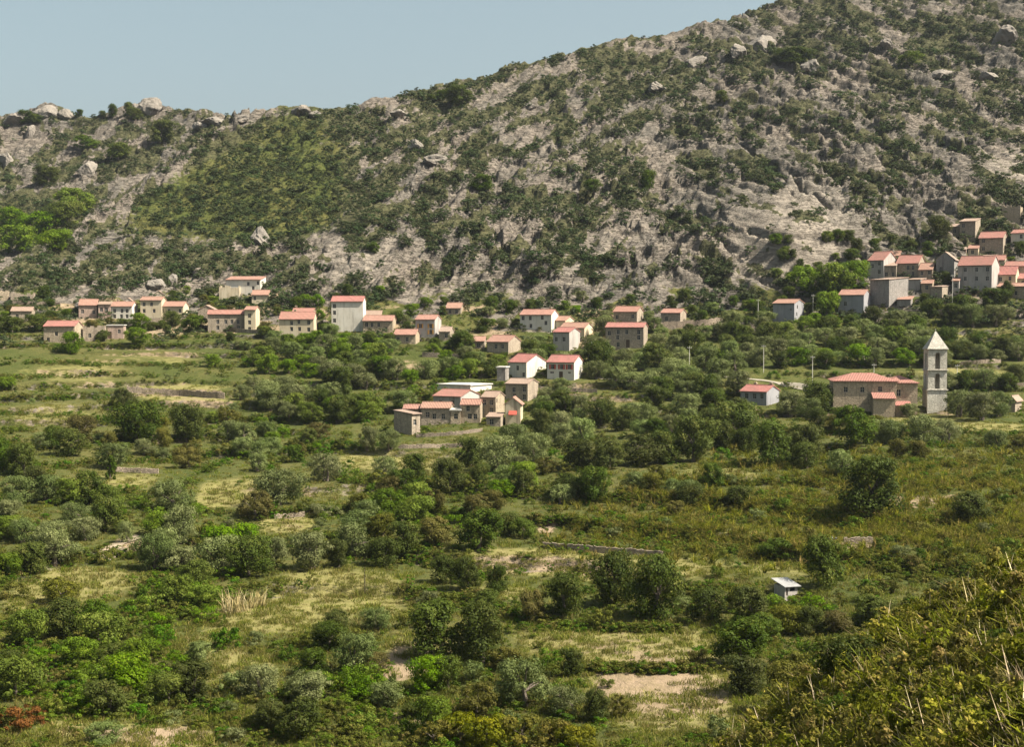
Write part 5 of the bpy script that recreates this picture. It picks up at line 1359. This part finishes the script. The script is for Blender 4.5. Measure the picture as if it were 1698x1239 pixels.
# grass
def blades(seed, n, rad, h, wd, lean=.35, drift=(0, 0), curl=.3):
    g = np.random.default_rng(seed)
    r = rad * np.sqrt(g.uniform(0, 1, n)); a = g.uniform(0, 6.28, n); C = np.stack([r * np.cos(a), r * np.sin(a), np.zeros(n)], 1)
    d = np.stack([g.normal(size=n) * lean + drift[0], g.normal(size=n) * lean + drift[1], np.ones(n)], 1); d /= np.linalg.norm(d, axis=1)[:, None]
    s = np.stack([-np.sin(a + 1.5 + g.normal(size=n)), np.cos(a + 1.5 + g.normal(size=n)), np.zeros(n)], 1) * wd
    hh = (h * g.uniform(.5, 1.15, n))[:, None]
    M1 = C + d * hh * .55; d2 = d + np.stack([g.normal(size=n) * curl, g.normal(size=n) * curl, -np.abs(g.normal(size=n)) * curl], 1); T = M1 + d2 * hh * .5
    V = np.stack([C - s, C + s, M1 + s * .8, M1 - s * .8, T + s * .15, T - s * .15], 1).reshape(-1, 3)
    b = np.arange(n)[:, None] * 6
    Fq = np.concatenate([b + np.array([0, 1, 2, 3]), b + np.array([3, 2, 4, 5])], 0)
    tone = np.repeat(g.uniform(0, 1, n), 6)
    return V, Fq, tone
tuft = []
for i in range(5):
    V, Fq, T = blades(50 + i, 46, .75, .5, .03); me = np_mesh('grass_tuft', V, Fq); fattr(me, 'tone', T); me.materials.append(LM['grass']); tuft.append(me)
def d_gr(px, py):
    c = zones(px, py)
    return np.clip(.35 + .5 * c[2] - .8 * c[1], .03, 1) * (py < np.interp(px, SX, SCY) + 2)
P = sample_land(42000, -40, 1740, 640, 1290, d_gr, 41)
pt, sc, ro = place(P, .5, 1.5, 42, .02); print('grass', len(pt)); scatter('grass', pt, sc, ro, hidden_collection('grass_tufts', tuft))
# bracken and tall dry stems on the near spur
frond = []
for i in range(6):
    V, Fq, T = blades(70 + i, 22, .40, 2.1, .085, .36, (-.50, .0), .45)
    g = np.random.default_rng(400 + i); n_ = 210
    k = g.integers(0, len(V), n_); C = V[k] + g.normal(size=(n_, 3)) * .10; C[:, 2] = np.maximum(C[:, 2], .05)
    Nr = g.normal(size=(n_, 3)); Nr[:, 2] += .8; Nr /= np.linalg.norm(Nr, axis=1)[:, None]
    V2, F2, T2 = leaf_quads(C, Nr, .12, np.clip(g.uniform(0, 1) * .5 + g.uniform(0, .5, n_), 0, 1), g, 3.6)
    me = np_mesh('bracken_clump', np.concatenate([V, V2]), np.concatenate([Fq, F2 + len(V)])); fattr(me, 'tone', np.concatenate([T, T2])); me.materials.append(LM['fern']); frond.append(me)
stem = []
for i in range(4):
    V, Fq, T = blades(90 + i, 10, .5, 3.0, .036, .28, (-.42, .05), .35); me = np_mesh('dry_stems', V, Fq); fattr(me, 'tone', T); me.materials.append(M_STRAW); stem.append(me)
def spur_points(n, seed):
    g = np.random.default_rng(seed); out = []
    px = g.uniform(1130, 1900, n)
    for a in px:
        c = np.interp(a, SX, SCY); p = land(a, g.uniform(c + 1, max(1330, c + 30)))
        if p: out.append((*p, a, 0))
    # a few on and behind the crest
    for a in g.uniform(1200, 1900, n // 8):
        d = np.interp(a, SX, SD) + g.uniform(-2, 7); u = (a - CX) / F
        out.append((u * d, d, float(ground(u * d, d)), a, 0))
    return np.array(out)
bush_b = []
for i in range(6):
    me, _ = crown_mesh('bracken_bush', 3500 + i, 2.0, 1.8, 9, 900, .095, 'round', .04); me.materials.append(LM['fern']); bush_b.append(me)
P = spur_points(4200, 51); q_ = fbm(P[:, 0] / 3.5, P[:, 1] / 7, 3, 58); P = P[rng.uniform(0, 1, len(P)) < sstep(-.42, .10, q_)]
pt, sc, ro = place(P, .35, 1.45, 52, .12, (.75, 1.35), .2, False)
scatter('bracken', pt, sc, ro, hidden_collection('bracken_clumps', bush_b))
P = spur_points(1300, 53); pt, sc, ro = place(P, .5, 1.2, 54, .05, (.8, 1.25), .15, False)
ro[:, 2] = np.random.default_rng(5).normal(0, .7, len(ro)); scatter('fern_fronds', pt, sc, ro, hidden_collection('frond_clumps', frond))
P = spur_points(900, 55); pt, sc, ro = place(P, .5, 1.1, 56, .05, (.8, 1.2), .15, False)
ro[:, 2] = np.random.default_rng(6).normal(0, .6, len(ro)); scatter('dry_stems', pt, sc, ro, hidden_collection('stem_clumps', stem))
# the low fern-like cover on the right-hand terraces
def d_fern(px, py):
    g = blob(px, py, 1480, 840, 330, 90, 4) + .7 * blob(px, py, 1150, 860, 200, 60, 4)
    return np.clip(g, 0, 1) * (1 - .8 * zones(px, py)[2]) * (py < np.interp(px, SX, SCY)) * (.4 + .6 * sstep(-.3, .3, clump_n(px, py, 40, 95)))
P = sample_land(9000, 900, 1760, 740, 980, d_fern, 61); pt, sc, ro = place(P, .5, .95, 62, .1); print('fern', len(pt)); scatter('fern_cover', pt, sc, ro, hidden_collection('fern_clumps', frond))

# growth along the terrace edges, and the dense green thickets
LINES = [(1130, 1698, 716), (1480, 1698, 742), (1180, 1400, 803), (1140, 1390, 834), (880, 1390, 866), (900, 1280, 908), (1400, 1698, 800), (1430, 1698, 770), (1130, 1420, 776), (1560, 1698, 560), (1560, 1698, 590), (1570, 1698, 628),
         (0, 330, 575), (40, 420, 602), (0, 260, 626), (0, 180, 662), (0, 260, 690), (0, 130, 716), (0, 220, 742), (60, 300, 772), (330, 560, 700), (560, 800, 800), (0, 170, 772), (930, 1140, 1112), (1000, 1180, 1116), (870, 1130, 1045)]
g_ = np.random.default_rng(77); out = []
for x0, x1, y_ in LINES:
    m_ = g_.uniform(-.02, .02)
    for a_ in np.arange(x0, x1, 1.7):
        if fbm(np.array([a_ / 26.0]), np.array([y_ * .37]), 3, 63)[0] < -.16: continue
        b_ = y_ + m_ * (a_ - x0) + 5 * fbm(np.array([a_ / 60.0]), np.array([y_ * .11]), 2, 64)[0] + g_.normal() * 1.6
        p = land(a_ + g_.normal(), b_)
        if p: out.append((*p, a_, b_))
pt, sc, ro = place(np.array(out), .35, 1.0, 78, .1); print('edges', len(pt)); scatter('terrace_edge_growth', pt, sc, ro, hidden_collection('edge_clumps', und))
thk = []
for i in range(4):
    me, _ = crown_mesh('thicket_clump', 3300 + i, 3.2, 2.2, 10, 1300, .12, 'flat', .03); me.materials.append(LM['green' if i % 2 else 'scrub']); thk.append(me)
def d_thk(px, py):
    g = sum(blob(px, py, *q, 3) for q in ((310, 1015, 75, 60), (150, 1125, 110, 50), (645, 855, 95, 55), (555, 592, 110, 32), (590, 1180, 70, 45), (460, 745, 80, 30), (380, 745, 60, 40), (270, 835, 60, 24), (230, 815, 70, 14), (870, 800, 60, 24), (1260, 1020, 90, 26), (700, 640, 60, 20), (120, 1190, 60, 30)))
    return np.clip(g, 0, 1) * sstep(-.35, .15, clump_n(px, py, 34, 97)) * .55 * (1 - .9 * np.clip(1.5 * zones(px, py)[2], 0, 1))
P = sample_land(15000, -40, 1400, 540, 1260, d_thk, 65); pt, sc, ro = place(P, .45, 1.15, 66, .12); print('thicket', len(pt)); scatter('thicket', pt, sc, ro, hidden_collection('thicket_clumps', thk))

for i, (px, py, w, h, lab) in enumerate(((392, 1015, 60, 50, 'stand of pale dry canes below the olives left of the dry grass slope'), (425, 1008, 34, 40, 'smaller stand of pale canes leaning right beside the larger one'))):
    p = land(px, py); s = F / p[1]
    V, Fq, T = blades(300 + i, 130, w / s * .4, h / s * .8, .045, .22, (.25 * (1 if i else -.3), 0), .25); me = np_mesh('cane_clump', V, Fq); fattr(me, 'tone', T); me.materials.append(M_STRAW)
    o = link('cane_clump', me); o.location = (p[0], p[1], p[2] - .1); tag(o, lab, 'canes')
# ------------------------------------------------------------------ light, sky, camera
SUN = np.array([.62, -.17, .765]); SUN /= np.linalg.norm(SUN)
W = bpy.data.worlds.new("World"); S.world = W; W.use_nodes = True
nt = W.node_tree; bg = nt.nodes['Background']
sky = nt.nodes.new('ShaderNodeTexSky'); sky.sky_type = 'NISHITA'; sky.sun_disc = False
sky.sun_elevation = math.asin(SUN[2]); sky.sun_rotation = math.atan2(SUN[0], SUN[1])
sky.altitude = 300; sky.air_density = 1.0; sky.dust_density = 5.0; sky.ozone_density = .8
hsv = nt.nodes.new('ShaderNodeHueSaturation'); hsv.inputs['Saturation'].default_value = .64; hsv.inputs['Hue'].default_value = .455; hsv.inputs['Value'].default_value = 1.26
nt.links.new(sky.outputs[0], hsv.inputs['Color']); nt.links.new(hsv.outputs[0], bg.inputs[0]); bg.inputs[1].default_value = .05
L = bpy.data.lights.new('sun', 'SUN'); L.energy = 5.0; L.angle = R(.53); L.color = (1, .925, .79)
lo = bpy.data.objects.new('sun', L); COL.objects.link(lo)
from mathutils import Vector
lo.rotation_euler = Vector(SUN).to_track_quat('Z', 'Y').to_euler(); lo.location = (200, -100, 300)
cam = bpy.data.cameras.new('camera'); co = bpy.data.objects.new('camera', cam); COL.objects.link(co)
co.location = (0, 0, CZ); co.rotation_euler = (math.pi / 2 - PITCH, 0, 0)
cam.sensor_width = 36; cam.lens = F / 1698 * 36; cam.clip_end = 6000; cam.clip_start = .5
S.camera = co
S.view_settings.view_transform = 'Standard'; S.view_settings.look = 'None'; S.view_settings.gamma = 1
S.view_settings.exposure = 1.33
S.cycles.max_bounces = 5; S.cycles.diffuse_bounces = 1; S.cycles.transmission_bounces = 3; S.cycles.transparent_max_bounces = 4

# ------------------------------------------------------------------ the air
hm, hnt, hout = new_mat('air'); pv = hnt.nodes.new('ShaderNodeVolumePrincipled')
pv.inputs['Color'].default_value = (.80, .88, 1, 1); pv.inputs['Density'].default_value = .00004; pv.inputs['Anisotropy'].default_value = .2
hnt.links.new(pv.outputs[0], hout.inputs['Volume'])
hz = MB(); zlo, zhi = float(Zg.min()) - 1, float(Zg.max()) + 12
hz.box(-1150, 1150, -60, 1560, zlo, zhi)
tag(hz.build('haze', hm), kind='stuff')
S.cycles.volume_bounces = 0
